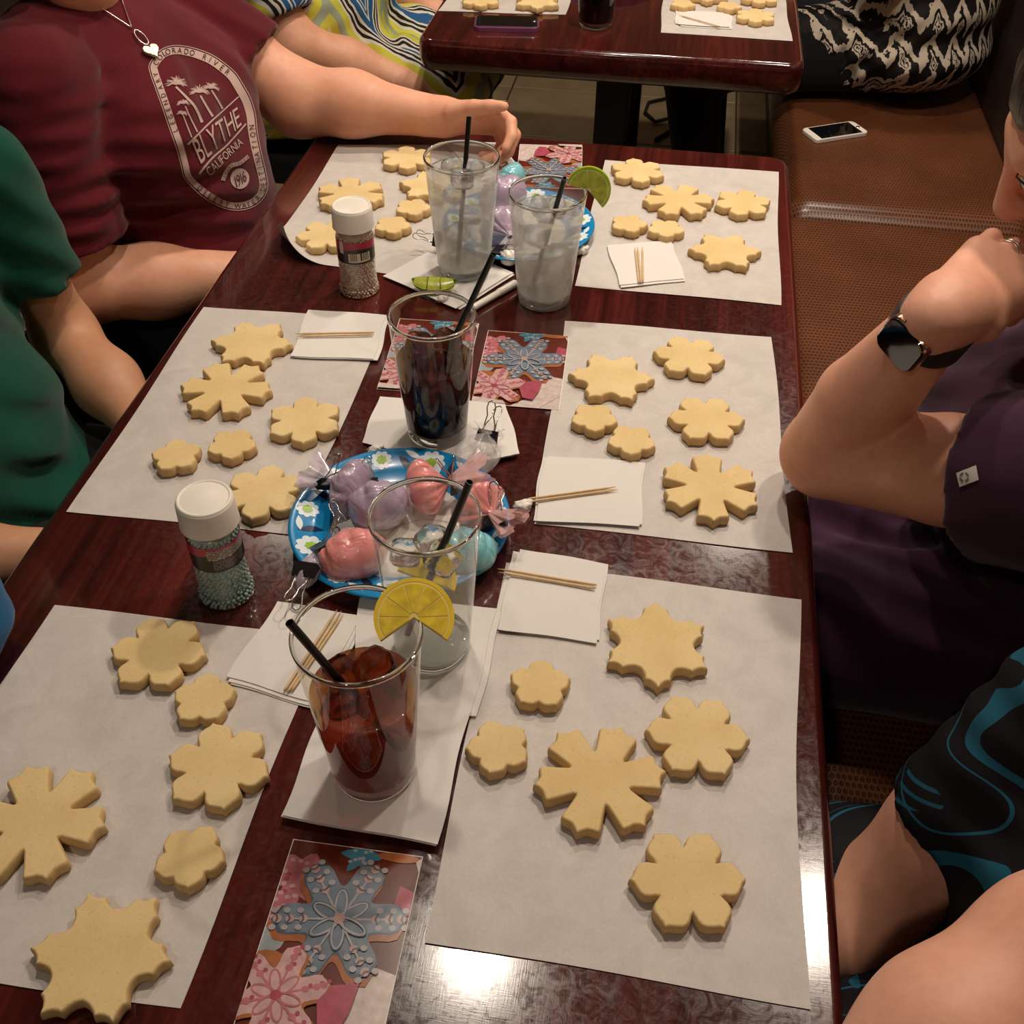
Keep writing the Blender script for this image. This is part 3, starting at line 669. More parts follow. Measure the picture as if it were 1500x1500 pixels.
g_w2, c_w2 = glass('pint glass of clear lemon water behind the iced tea', (634, 946), 0.163, 0.0455, 0.0335, 'water', 0.118, 'frost2', T+0.0045)
ice(c_w2, [(0.0, 0.014, 0.120, 0.028), (0.014, -0.004, 0.118, 0.026), (-0.018, 0.0, 0.116, 0.026)], 'ice', 'clear ice cube floating in the lemon water', 'ice cubes in the lemon water')
straw('black straw in the lemon water', straw_foot(c_w2, G(688, 706, T+0.200)), G(688, 706, T+0.200))
g_ck, c_ck = glass('pint glass of dark cola with ice', (641, 633), 0.153, 0.0452, 0.0330, 'cola', 0.099, 'glass', T+0.0066)
ice(c_ck, [(-0.018, 0.008, 0.108, 0.028), (0.010, 0.016, 0.110, 0.030), (0.016, -0.012, 0.104, 0.028), (-0.010, -0.018, 0.103, 0.026)], 'tea_ice', 'brownish ice cube floating in the dark cola', 'ice cubes in the cola')
straw('black straw leaning in the cola', straw_foot(c_ck, G(723, 372, T+0.228)), G(723, 372, T+0.228))
g_fl, c_fl = glass('tall misted glass of ice water with an upright straw', (680, 396), 0.162, 0.0478, 0.0345, 'ice_water', 0.140, 'frost', T+0.0045)
ice(c_fl, [(-0.014, 0.012, 0.140, 0.028), (0.014, 0.010, 0.141, 0.028), (0.004, -0.016, 0.139, 0.028), (-0.012, 0.004, 0.108, 0.030), (0.012, -0.004, 0.085, 0.030), (-0.008, 0.0, 0.055, 0.028)], 'ice', 'clear ice cube in the tall misted water glass', 'ice cubes in the misted water')
straw('black straw standing upright in the tall misted water glass', straw_foot(c_fl, G(687, 171, T+0.205)), G(687, 171, T+0.205))
g_fr, c_fr = glass('misted glass of ice water with a lime slice on its rim', (797, 438), 0.151, 0.0478, 0.0340, 'ice_water', 0.124, 'frost')
ice(c_fr, [(-0.012, 0.012, 0.124, 0.028), (0.012, 0.010, 0.126, 0.028), (0.0, -0.014, 0.122, 0.028), (-0.012, -0.004, 0.092, 0.030), (0.012, 0.004, 0.068, 0.030)], 'ice', 'clear ice cube in the lime-topped water glass', 'ice cubes in the lime water')
straw('black straw in the lime-topped water glass', straw_foot(c_fr, G(827, 261, T+0.180)), G(827, 261, T+0.180))
g_fc, c_fc = glass('glass of dark cola on the far table', (872, 38), 0.153, 0.0452, 0.0330, 'cola', 0.125, 'glass')

# ================================================================ citrus
def citrus_slice(name, label, c, nrm, up, r, th, kinds, span=360.0, segs=9, cat='citrus slice'):
    """round or partial slice: rind, pith, flesh segments; nrm is the face normal, the middle of the arc points along up"""
    rind, pith, flesh = kinds
    X = unit(up); Z = unit(nrm); Z = unit(Z - X*np.dot(X, Z)); Y = np.cross(Z, X); Fm = np.stack([X, Y, Z], 1)
    t = thing(name, label, cat, c)
    def wedge(r0, r1, a0, a1, h, n):
        V, F = [], []
        for zz in (-h/2, h/2):
            for i in range(n+1):
                a = R(a0+(a1-a0)*i/n)
                V.append((r0*math.cos(a), r0*math.sin(a), zz)); V.append((r1*math.cos(a), r1*math.sin(a), zz))
        m = 2*(n+1)
        for i in range(n):
            a = 2*i; F += [(a, a+2, a+3, a+1), (m+a, m+a+1, m+a+3, m+a+2), (a+1, a+3, m+a+3, m+a+1), (a, m+a, m+a+2, a+2)]
        F += [(0, 1, m+1, m), (2*n, m+2*n, m+2*n+1, 2*n+1)]
        return np.array(V), F
    s0 = -span/2
    add('rind', xf(wedge(r*0.90, r, s0, s0+span, th, 40), Fm), M[rind], t, smooth=False)
    add('pith', xf(wedge(0.0002, r*0.90, s0, s0+span, th*0.94, 40), Fm), M[pith], t, smooth=False)
    for k in range(segs):
        a0 = s0+span*k/segs+1.0; a1 = s0+span*(k+1)/segs-1.0; mid = R((a0+a1)/2)
        V, F = wedge(r*0.10, r*0.83, a0, a1, th*1.05, 6); V[:, 0] += 0.0006*math.cos(mid); V[:, 1] += 0.0006*math.sin(mid)
        add('flesh_segment', xf((V, F), Fm), M[flesh], t, smooth=False)
    return t
LM = ('lemon_peel', 'pith', 'lemon'); LI = ('lime_peel', 'lime_pith', 'lime')
a_ = R(28); rd = V3(math.cos(a_), math.sin(a_), 0)
citrus_slice('lemon_slice', 'lemon slice notched onto the iced tea rim', c_tea+rd*0.042+V3(0, 0, 0.168), V3(0.12, -0.50, 0.86), V3(-0.15, 0.8, 0.5), 0.0285, 0.007, LM, 250, 7)
citrus_slice('lemon_slice', 'lemon piece sunk in the clear water', c_w2+V3(-0.004, 0.006, 0.078), V3(0.2, -0.6, 0.9), V3(0.2, 1, 0.5), 0.026, 0.007, LM, 180, 5)
a_ = R(20); rd = V3(math.cos(a_), math.sin(a_), 0)
citrus_slice('lime_slice', 'lime slice notched onto the misted water glass rim', c_fr+rd*0.051+V3(0, 0, 0.149), V3(0.15, -0.9, 0.45), V3(0.45, 0.2, 0.8), 0.0275, 0.008, LI, 215, 6)
def lime_wedge():
    c = G(637, 424, T+0.006); t = thing('lime_wedge', 'lime wedge lying on the diagonal napkin behind the cola', 'lime wedge', c)
    n = 16; L = 0.030; V, F, Vf, Ff = [], [], [], []
    for i in range(n+1):
        s = -1+2*i/n; w = math.sqrt(max(0, 1-s*s)); x = L*s
        for j in range(7):
            a = R(-65+130*j/6); V.append((x, -0.014*w*math.sin(a)*1.1, 0.018-0.020*w*math.cos(a)))
    for i in range(n):
        for j in range(6): a = i*7+j; F.append((a, a+7, a+8, a+1))
    add('rind', (V, F), M['lime_peel'], t)
    for s0, s1 in ((-0.92, -0.32), (-0.28, 0.28), (0.32, 0.92)):
        P = []
        for i in range(9):
            s = s0+(s1-s0)*i/8; w = math.sqrt(1-s*s); P.append((L*s, 0.0125*w, 0.018-0.0075*w))
        Q = [(p[0]*0.9, 0.0, 0.0200) for p in P]; m = len(P)
        R2 = [(p[0], -p[1], p[2]) for p in P]
        Vv = P+Q+R2; Fv = [(i, i+1, m+i+1, m+i) for i in range(m-1)]+[(m+i, m+i+1, 2*m+i+1, 2*m+i) for i in range(m-1)]
        add('flesh_segment', (Vv, Fv), M['lime'], t)
    t.rotation_euler = (R(14), 0, R(6))
lime_wedge()

# ================================================================ pearl sprinkle shakers
def label_material(name, kind):
    n = NX(name); u = n.N.new('ShaderNodeUVMap').outputs[0]; x, y, z = n.xyz(u)
    wav = n.m('ADD', y, n.m('MULTIPLY', n.m('SINE', n.m('MULTIPLY', x, 9.0)), 0.08))
    col = n.mix(n.m('GREATER_THAN', wav, 0.62), (0.012, 0.010, 0.010), (0.42, 0.020, 0.055))
    if kind == 'bar':
        inb = n.m('MULTIPLY', n.m('MULTIPLY', n.m('GREATER_THAN', x, 0.40), n.m('LESS_THAN', x, 0.68)), n.m('MULTIPLY', n.m('GREATER_THAN', y, 0.08), n.m('LESS_THAN', y, 0.50)))
        bars = n.m('GREATER_THAN', n.noise(1.0, 0, n.comb(n.m('MULTIPLY', x, 95.0), 0.0, 0.0)), 0.5)
        bars = n.m('MULTIPLY', bars, n.m('GREATER_THAN', y, 0.15))
        col = n.mix(inb, col, n.mix(bars, (0.62, 0.52, 0.42), (0.03, 0.02, 0.02)))
        ins = n.m('MULTIPLY', n.m('LESS_THAN', x, 0.34), n.m('MULTIPLY', n.m('GREATER_THAN', x, 0.28), n.m('GREATER_THAN', y, 0.45)))
        col = n.mix(ins, col, (0.62, 0.55, 0.5))
    else:
        inb = n.m('MULTIPLY', n.m('MULTIPLY', n.m('GREATER_THAN', x, 0.46), n.m('LESS_THAN', x, 0.86)), n.m('MULTIPLY', n.m('GREATER_THAN', y, 0.50), n.m('LESS_THAN', y, 0.90)))
        ln = n.m('LESS_THAN', n.m('FRACT', n.m('MULTIPLY', y, 16.0)), 0.55)
        wd_ = n.m('GREATER_THAN', n.noise(1.0, 1, n.comb(n.m('MULTIPLY', x, 60.0), n.m('MULTIPLY', n.m('FLOOR', n.m('MULTIPLY', y, 16.0)), 7.3), 0.0)), 0.42)
        tx = n.m('MULTIPLY', ln, wd_)
        col = n.mix(inb, col, n.mix(tx, (0.50, 0.40, 0.34), (0.03, 0.02, 0.02)))
        lo = n.m('MULTIPLY', n.m('MULTIPLY', n.m('GREATER_THAN', x, 0.50), n.m('LESS_THAN', x, 0.80)), n.m('MULTIPLY', n.m('GREATER_THAN', y, 0.08), n.m('LESS_THAN', y, 0.46)))
        col = n.mix(n.m('MULTIPLY', n.m('MULTIPLY', lo, tx), 0.5), col, (0.40, 0.32, 0.27))
    n.p(color=col, rough=0.3); return n.mat
_ico = None
def shaker(label, base, h, pearl, kind, yaw, seed):
    b = G(*base, T); t = thing('sprinkle_shaker', label, 'shaker', (b[0], b[1], T))
    add('bottle', lathe([(0, 0.0006), (0.0245, 0.0004), (0.0268, 0.003), (0.0268, 0.010), (0.0243, 0.0145), (0.0240, 0.030), (0.0240, h-0.036), (0.0230, h-0.031), (0.0225, h-0.026)], 40), M['plastic'], t)
    cap = add('cap', lathe([(0.0, h), (0.0225, h), (0.0246, h-0.0008), (0.0256, h-0.003), (0.0262, h-0.024), (0.0266, h-0.027), (0.0258, h-0.0275), (0.0, h-0.0275)], 48), M['white'], t); shade_auto(cap, 50)
    add('cap_rim', lathe([(0.0212, h), (0.0222, h+0.0009), (0.0236, h+0.0009), (0.0244, h-0.0002)], 48), M['white'], t)
    # label band as a curved sheet with UVs
    n = 40; a0, a1 = yaw-2.2, yaw+2.2; z0, z1 = h*0.42, h*0.665; V = []; F = []; uv = []
    for j in range(2):
        for i in range(n+1):
            a = a0+(a1-a0)*i/n; V.append((0.02425*math.cos(a), 0.02425*math.sin(a), z0+(z1-z0)*j))
    F = [(i, i+1, n+1+i+1, n+1+i) for i in range(n)]
    o = add('printed_label', (V, F), label_material('printed_label_'+kind, kind), t); me = o.data; ul = me.uv_layers.new(name='UVMap')
    for lp in me.loops:
        vi = lp.vertex_index; ul.data[lp.index].uv = ((vi % (n+1))/n, vi//(n+1))
    # pearls
    rng = random.Random(seed); bm = bmesh.new(); bmesh.ops.create_icosphere(bm, subdivisions=1, radius=1.0)
    iv = np.array([v.co[:] for v in bm.verts]); bm.verts.index_update(); ifc = [tuple(v.index for v in f.verts) for f in bm.faces]; bm.free()
    Vs, Fs = [], []; top = h-0.036
    zz = 0.003; k = 0
    while zz < top:
        rad = 0.0248 if zz < 0.011 else 0.0222
        cnt = 34 if zz < 0.012 else 30
        for i in range(cnt):
            a = 2*math.pi*(i+0.5*(k % 2)+rng.uniform(-.2, .2))/cnt; q = rad*rng.uniform(0.95, 1.0); s = rng.uniform(0.0017, 0.0022)
            Vs.append(iv*s+np.array([q*math.cos(a), q*math.sin(a), zz+rng.uniform(-.0006, .0006)])); Fs += [tuple(x+len(iv)*(len(Vs)-1) for x in f) for f in ifc]
        zz += 0.0033; k += 1
    core = lathe([(0, 0.002), (0.0225, 0.002), (0.0208, 0.013), (0.0208, top), (0, top)], 24)
    s = add('pearl_sprinkles', join((np.vstack(Vs), Fs), core), M[pearl], t); s['kind'] = 'stuff'
    return t
shaker('white-capped shaker of teal sugar pearls', (333, 866), 0.1195, 'pearl_teal', 'text', R(-75), 3)
shaker('white-capped shaker of ivory sugar pearls with a barcode', (527, 424), 0.1205, 'pearl_white', 'bar', R(-72), 5)

# ================================================================ paper plates
def daisy(r, n=9):
    o = []
    for i in range(n*6):
        a = 2*math.pi*i/(n*6); o.append((r*(0.80+0.20*abs(math.cos(a*n/2)))*math.cos(a), r*(0.80+0.20*abs(math.cos(a*n/2)))*math.sin(a)))
    return o
def plate(label, c, r, seed):
    t = thing('paper_plate', label, 'plate', (c[0], c[1], T+0.0004))
    prof = [(r*0.60, 0.0035), (r*0.66, 0.0045), (r*0.74, 0.0105), (r*0.80, 0.0135), (r*0.90, 0.0165), (r*0.975, 0.0185), (r, 0.0175), (r*0.995, 0.0165), (r*0.97, 0.0170), (r*0.80, 0.0120), (r*0.74, 0.009), (r*0.66, 0.003), (r*0.60, 0.002)]
    add('rim', lathe(prof, 72), M['plate_blue'], t)
    add('well', lathe([(r*0.63, 0.0012), (r*0.63, 0.0040), (r*0.50, 0.0030), (0, 0.0030), ], 64), M['plate_white'], t)
    def zat(q):
        P = prof[:6]
        for (r0, z0), (r1, z1) in zip(P, P[1:]):
            if r0 <= q <= r1: return z0+(z1-z0)*(q-r0)/(r1-r0)
        return P[-1][1] if q > P[-1][0] else P[0][1]
    def decal(name, out, q, ang, spin, mat, lift, holes=None):
        V = []; cx, cy = q*math.cos(ang), q*math.sin(ang)
        pts = [(0, 0)] + [(p[0]*0.5, p[1]*0.5) for p in out] + list(out)
        for p in pts:
            x = cx+p[0]*math.cos(spin)-p[1]*math.sin(spin); y = cy+p[0]*math.sin(spin)+p[1]*math.cos(spin)
            V.append((x, y, zat(min(math.hypot(x, y), r*0.97))+lift))
        m = len(out); F = [(0, 1+i, 1+(i+1) % m) for i in range(m)]+[(1+i, 1+m+i, 1+m+(i+1) % m, 1+(i+1) % m) for i in range(m)]
        add(name, (V, F), M[mat], t)
    rng = random.Random(seed); k = 11
    for i in range(k):
        a = 2*math.pi*i/k+0.3; big = i % 2 == 0; q = r*(0.83 if big else 0.86)
        decal('printed_daisy', daisy(0.0155 if big else 0.0115), q, a, rng.uniform(0, 1), 'daisy', 0.0004)
        decal('printed_daisy_centre', daisy(0.0062 if big else 0.0056, 7), q, a, 0, 'leafgreen', 0.0007)
        leaf = [(0.013*s, 0.0042*math.sin(math.pi*(s+1)/2)) for s in np.linspace(-1, 1, 9)]+[(0.013*s, -0.0042*math.sin(math.pi*(s+1)/2)) for s in np.linspace(1, -1, 9)[1:-1]]
        decal('printed_leaf', leaf, r*0.80, a+0.29, a+rng.uniform(0.3, 1.2), 'navy', 0.0004)
        decal('printed_leaf', [(p[0]*.8, p[1]*.8) for p in leaf], r*0.90, a+0.22, a+rng.uniform(1.2, 2.0), 'daisy', 0.0004)
    return t
P1C, P2C = V3(-0.2275, 0.752, T), V3(-0.205, 1.378, T)
plate('blue flowered paper plate of pink and lavender icing bags', P1C, 0.1105, 1)
plate('blue flowered paper plate behind the two misted water glasses', P2C, 0.108, 2)
plate('blue flowered paper plate on the far table beyond the cola', np.append((G(868, -2, T)+V3(0.02, 0.11, 0))[:2], T), 0.108, 3)

# ================================================================ icing bags and binder clips
def icing_bag(label, base, neck, rad, mat, tailmat=None, taillen=0.03, tailr=0.018, seed=1, group=None, squash=0.85):
    """plump bag from base to its tied neck, with pleats running to the neck, and a fanned tail beyond it"""
    base, neck = np.asarray(base, float), np.asarray(neck, float); L = np.linalg.norm(neck-base); ax = (neck-base)/L
    Fm = frame(ax, V3(0, 0, 1)); rng = random.Random(seed); ph = [rng.uniform(0, 6.28) for _ in range(6)]
    t = thing('icing_bag', label, 'icing bag', tuple(base))
    ns, nr = 64, 22; V, F = [], []
    def rprof(s): return rad*(max(0.0, math.sin(math.pi*min(1, s*0.98+0.02)))**0.62)*(1.05-0.25*s) if s < 0.93 else None
    for j in range(nr+1):
        s = j/nr; rr = rad*(1-(1-s/0.45)**2)**0.5 if s < 0.45 else rad*(0.09+0.91*(math.cos((s-0.45)/0.55*math.pi)*0.5+0.5)**0.8)
        for i in range(ns):
            a = 2*math.pi*i/ns; g = max(0, (s-0.12)/0.88)
            pl = 1.06-g**0.8*0.34*(1-abs(math.sin(a*4.5+ph[0]+0.5*math.sin(a*3+ph[1]))))**2.2-g*0.16*(1-abs(math.sin(a*8+ph[2])))**2+0.05*math.sin(3*a+ph[3])*math.sin(s*5)+0.03*math.sin(5*a+ph[1]+s*4)
            q = max(rr, 1e-5)*pl; x, y = q*math.cos(a), q*math.sin(a)
            V.append(Fm @ np.array([x*(squash if True else 1), y, s*L]))
    for j in range(nr):
        for i in range(ns): F.append((j*ns+i, j*ns+(i+1) % ns, (j+1)*ns+(i+1) % ns, (j+1)*ns+i))
    F.append(tuple(range(ns))[::-1])
    add('filled_bag', (np.array(V), F), M[mat], t)
    if tailmat:
        V, F = [], []; nt = 8
        for j in range(nt+1):
            s = j/nt
            for i in range(ns):
                a = 2*math.pi*i/ns; q = 0.004+(tailr-0.004)*s**0.8
                pl = 1+0.30*s*math.sin(a*6+ph[4])+0.15*s*math.sin(a*13+ph[5]); z = L-0.004+taillen*s*(1+0.18*math.sin(a*5+ph[1]))
                V.append(Fm @ np.array([q*0.45*math.cos(a)*pl, q*math.sin(a)*pl, z]))
        for j in range(nt):
            for i in range(ns): F.append((j*ns+i, j*ns+(i+1) % ns, (j+1)*ns+(i+1) % ns, (j+1)*ns+i))
        add('gathered_tail', (np.array(V), F), M[tailmat], t)
    return tag(t, label, 'icing bag', group)
def clip_proto():
    t = thing('binder_clip', 'x', 'binder clip')
    # sprung body: triangular prism shell; local x = width, z = spine up
    w, h, d = 0.019, 0.011, 0.0075
    V = [(-w/2, -d/2, h), (w/2, -d/2, h), (w/2, d/2, h), (-w/2, d/2, h), (-w/2, -0.0006, 0), (w/2, -0.0006, 0), (w/2, 0.0006, 0), (-w/2, 0.0006, 0)]
    F = [(0, 1, 2, 3), (0, 4, 5, 1), (3, 2, 6, 7), (0, 3, 7, 4), (1, 5, 6, 2), (4, 7, 6, 5)]
    add('spring_body', (V, F), M['black'], t, smooth=False)
    for s in (-1, 1):
        P = [(-0.0055, s*0.0007, 0.0), (-0.0050, s*0.0012, -0.005), (-0.0030, s*0.004, -0.012), (-0.0042, s*0.0062, -0.018), (-0.0030, s*0.0078, -0.0225), (0, s*0.0083, -0.024),
             (0.0030, s*0.0078, -0.0225), (0.0042, s*0.0062, -0.018), (0.0030, s*0.004, -0.012), (0.0050, s*0.0012, -0.005), (0.0055, s*0.0007, 0.0)]
        add('wire_handle', tube(P, 0.0006, 6), M['steel'], t)
    return t
_clip = clip_proto(); _cfirst = [True]
def clip(label, pos, handles, width, scale=1.0):
    """handles: direction in which the wire handles point; width: direction of the clip's long edge"""
    o = _clip if _cfirst[0] else copy_tree(_clip); _cfirst[0] = False
    Z = -unit(handles); X = np.asarray(width, float); X = unit(X-Z*np.dot(X, Z)); Y = np.cross(Z, X)
    m = Matrix(((X[0], Y[0], Z[0]), (X[1], Y[1], Z[1]), (X[2], Y[2], Z[2])))
    o.rotation_euler = m.to_euler(); o.location = tuple(float(c) for c in pos); o.scale = (scale,)*3
    return tag(o, label, 'binder clip')
Z0 = T+0.006
def gz(x, y, dz): return G(x, y, T+dz)
icing_bag('lavender icing bag with pleats and a smeared tail over the plate rim', gz(537, 722, 0.030), gz(484, 703, 0.032), 0.0325, 'icing_purple', 'tail_purple', 0.030, 0.022, 1)
clip('binder clip on the lavender bag at the plate rim', gz(482, 701, 0.034), V3(0.6, 0.3, 0.7), V3(0.2, -0.3, 1), 1.15)
icing_bag('lavender icing bag under the lemon water straw', gz(560, 765, 0.028), gz(548, 705, 0.030), 0.0302, 'icing_purple', None, seed=2)
clip('binder clip between the two lavender bags', gz(541, 700, 0.036), V3(-0.2, 0.4, 0.9), V3(1, 0.1, 0), 0.9)
icing_bag('large pink icing bag with a long clear tail pointing to the cola', gz(595, 722, 0.026), gz(660, 706, 0.030), 0.0300, 'icing_pink', 'tail_pink', 0.040, 0.026, 3)
clip('binder clip on the neck of the large pink bag', gz(662, 704, 0.034), V3(-0.3, 0.3, 0.9), V3(0.2, -1, 0.2), 1.1)
icing_bag('small round pink icing bag at the plate edge', gz(690, 738, 0.028), gz(722, 752, 0.034), 0.0302, 'icing_pink', 'tail_pink', 0.032, 0.018, 4)
clip('binder clip on the small round pink bag', gz(726, 752, 0.036), V3(-0.1, 0.8, 0.4), V3(0.9, -0.5, 0), 1.25)
icing_bag('tall pink icing bag leaning beside the lemon water', gz(528, 842, 0.022), gz(505, 772, 0.030), 0.0319, 'icing_pink', None, seed=5)
clip('reddish-brown looking binder clip with open handles on the tall pink bag', gz(500, 766, 0.036), V3(-0.5, 0.6, 0.6), V3(0.8, 0.5, 0), 1.0)
icing_bag('aqua icing bag under the lemon water rim', gz(690, 838, 0.020), gz(678, 770, 0.026), 0.0274, 'icing_blue', None, seed=6)
icing_bag('greyish twisted empty icing bag hanging off the plate', gz(436, 862, 0.016), gz(474, 800, 0.030), 0.0115, 'tail_purple', None, seed=7)
clip('black binder clip where the twisted empty bag meets the plate', gz(476, 795, 0.034), V3(0.5, 0.8, 0.25), V3(0.6, -0.3, 0.5), 1.15)
clip('binder clip with its wire loops hanging off the plate edge', gz(443, 845, 0.026), V3(-0.1, -0.9, -0.3), V3(0.9, 0.1, 0.2), 1.25)
icing_bag('clear empty icing bag propped on the napkin by the cola', gz(690, 690, 0.030), gz(714, 634, 0.028), 0.0228, 'tail_clear', 'tail_clear', 0.012, 0.016, 8)
clip('black binder clip with raised handles on the clear bag by the cola', gz(716, 630, 0.030), V3(0.15, 0.8, 0.7), V3(0.9, -0.35, 0.1), 1.25)
icing_bag('lavender icing bag half hidden by the tall misted water glass', gz(742, 300, 0.026), gz(735, 262, 0.034), 0.0331, 'icing_purple', None, seed=9)
icing_bag('lavender icing bag squeezed between the two misted water glasses', gz(728, 322, 0.026), gz(748, 346, 0.028), 0.0331, 'icing_purple', 'tail_clear', 0.024, 0.018, 10)
clip('binder clip on the lavender bag between the misted water glasses', gz(738, 362, 0.024), V3(0.5, -0.3, 0.4), V3(0.3, 0.9, 0.1), 1.25)
icing_bag('white icing bag lying against the lime-topped water glass', gz(752, 384, 0.014), gz(738, 366, 0.016), 0.0130, 'plate_white', None, seed=11)
icing_bag('pale aqua icing bag on the plate behind the misted water glasses', gz(765, 268, 0.022), gz(728, 252, 0.026), 0.0251, 'icing_blue', None, seed=12)
clip('binder clip with wires showing beside the tall misted water glass', gz(634, 349, 0.022), V3(-0.9, 0.1, 0.1), V3(0.1, 0.2, 1), 1.1)
def knot(label, px, dz, s, seed):
    rng = random.Random(seed); bm = bmesh.new(); bmesh.ops.create_icosphere(bm, subdivisions=3, radius=1.0)
    for v in bm.verts:
        c = v.co; k = 1+0.22*math.sin(c.x*5+seed)*math.sin(c.y*6+1)+0.14*math.sin(c.z*9+c.x*7); v.co = c*k
    bm.verts.index_update(); V = np.array([v.co[:] for v in bm.verts])*np.array([s*1.2, s*0.85, s*0.8]); F = [tuple(v.index for v in f.verts) for f in bm.faces]; bm.free()
    tail_ = tube([(s*0.7, 0, 0), (s*1.3, s*0.3, s*0.1), (s*1.7, s*0.35, 0)], [s*0.5, s*0.42, s*0.2], 9)
    p = gz(*px, dz); o = add('paper_knot', join((V, F), tail_), M['paper_white']); o.location = tuple(p); o.rotation_euler = (0, 0, 0.6); return tag(o, label, 'paper knot')
knot('white twisted paper knot at the end of the picks', (765, 741), 0.008, 0.0075, 1)
knot('white twisted paper knot beside the lime-topped glass', (852, 366), 0.008, 0.0075, 2)
knot('white twisted paper knot behind the flowered plate', (549, 659), 0.008, 0.0065, 3)
knot('white twisted paper knot against the lime wedge', (648, 437), 0.009, 0.006, 4)
def tube_pen():
    A, B = gz(686, 455, 0.006), gz(756, 414, 0.006); t = thing('white_pen', 'white plastic pen lying between the cola and the lime-topped glass', 'pen', tuple(A))
    d = B-A; add('barrel', tube([(0, 0, 0), d*0.02, d*0.62], [0.0032, 0.0045, 0.0045], 12), M['white'], t); add('cap', tube([d*0.62, d*0.63, d*0.97, d], [0.0045, 0.0052, 0.0052, 0.004], 12), M['white'], t)
tube_pen()

# ================================================================ printed picture cards
def star_out(r, n, seq, rot=0):
    o = []
    for k in range(n):
        ka = 360/n*k+rot
        for a, q in [(-a, q) for a, q in seq[1:-1]][::-1]+seq: o.append((r*q*math.cos(R(a+ka)), r*q*math.sin(R(a+ka))))
    return o
CARDM = {}
def card_materials():
    for k, c in dict(brown=(0.16, 0.028, 0.014), orange=(0.48, 0.16, 0.05), pink=(0.62, 0.20, 0.24), palepink=(0.74, 0.45, 0.44), rose=(0.50, 0.09, 0.14), white=(0.76, 0.62, 0.57), blue=(0.21, 0.27, 0.35),
                     slate=(0.10, 0.13, 0.18), pipe=(0.50, 0.46, 0.48), bead=(0.62, 0.40, 0.35), aqua=(0.07, 0.28, 0.40), paleblue=(0.42, 0.46, 0.48), ribbon=(0.20, 0.12, 0.11)).items():
        CARDM[k] = simple('card_print_'+k, tuple(x*0.74 for x in c), 0.22, 0.15, 150, spec=0.4)
card_materials(); CK = list(CARDM.keys())
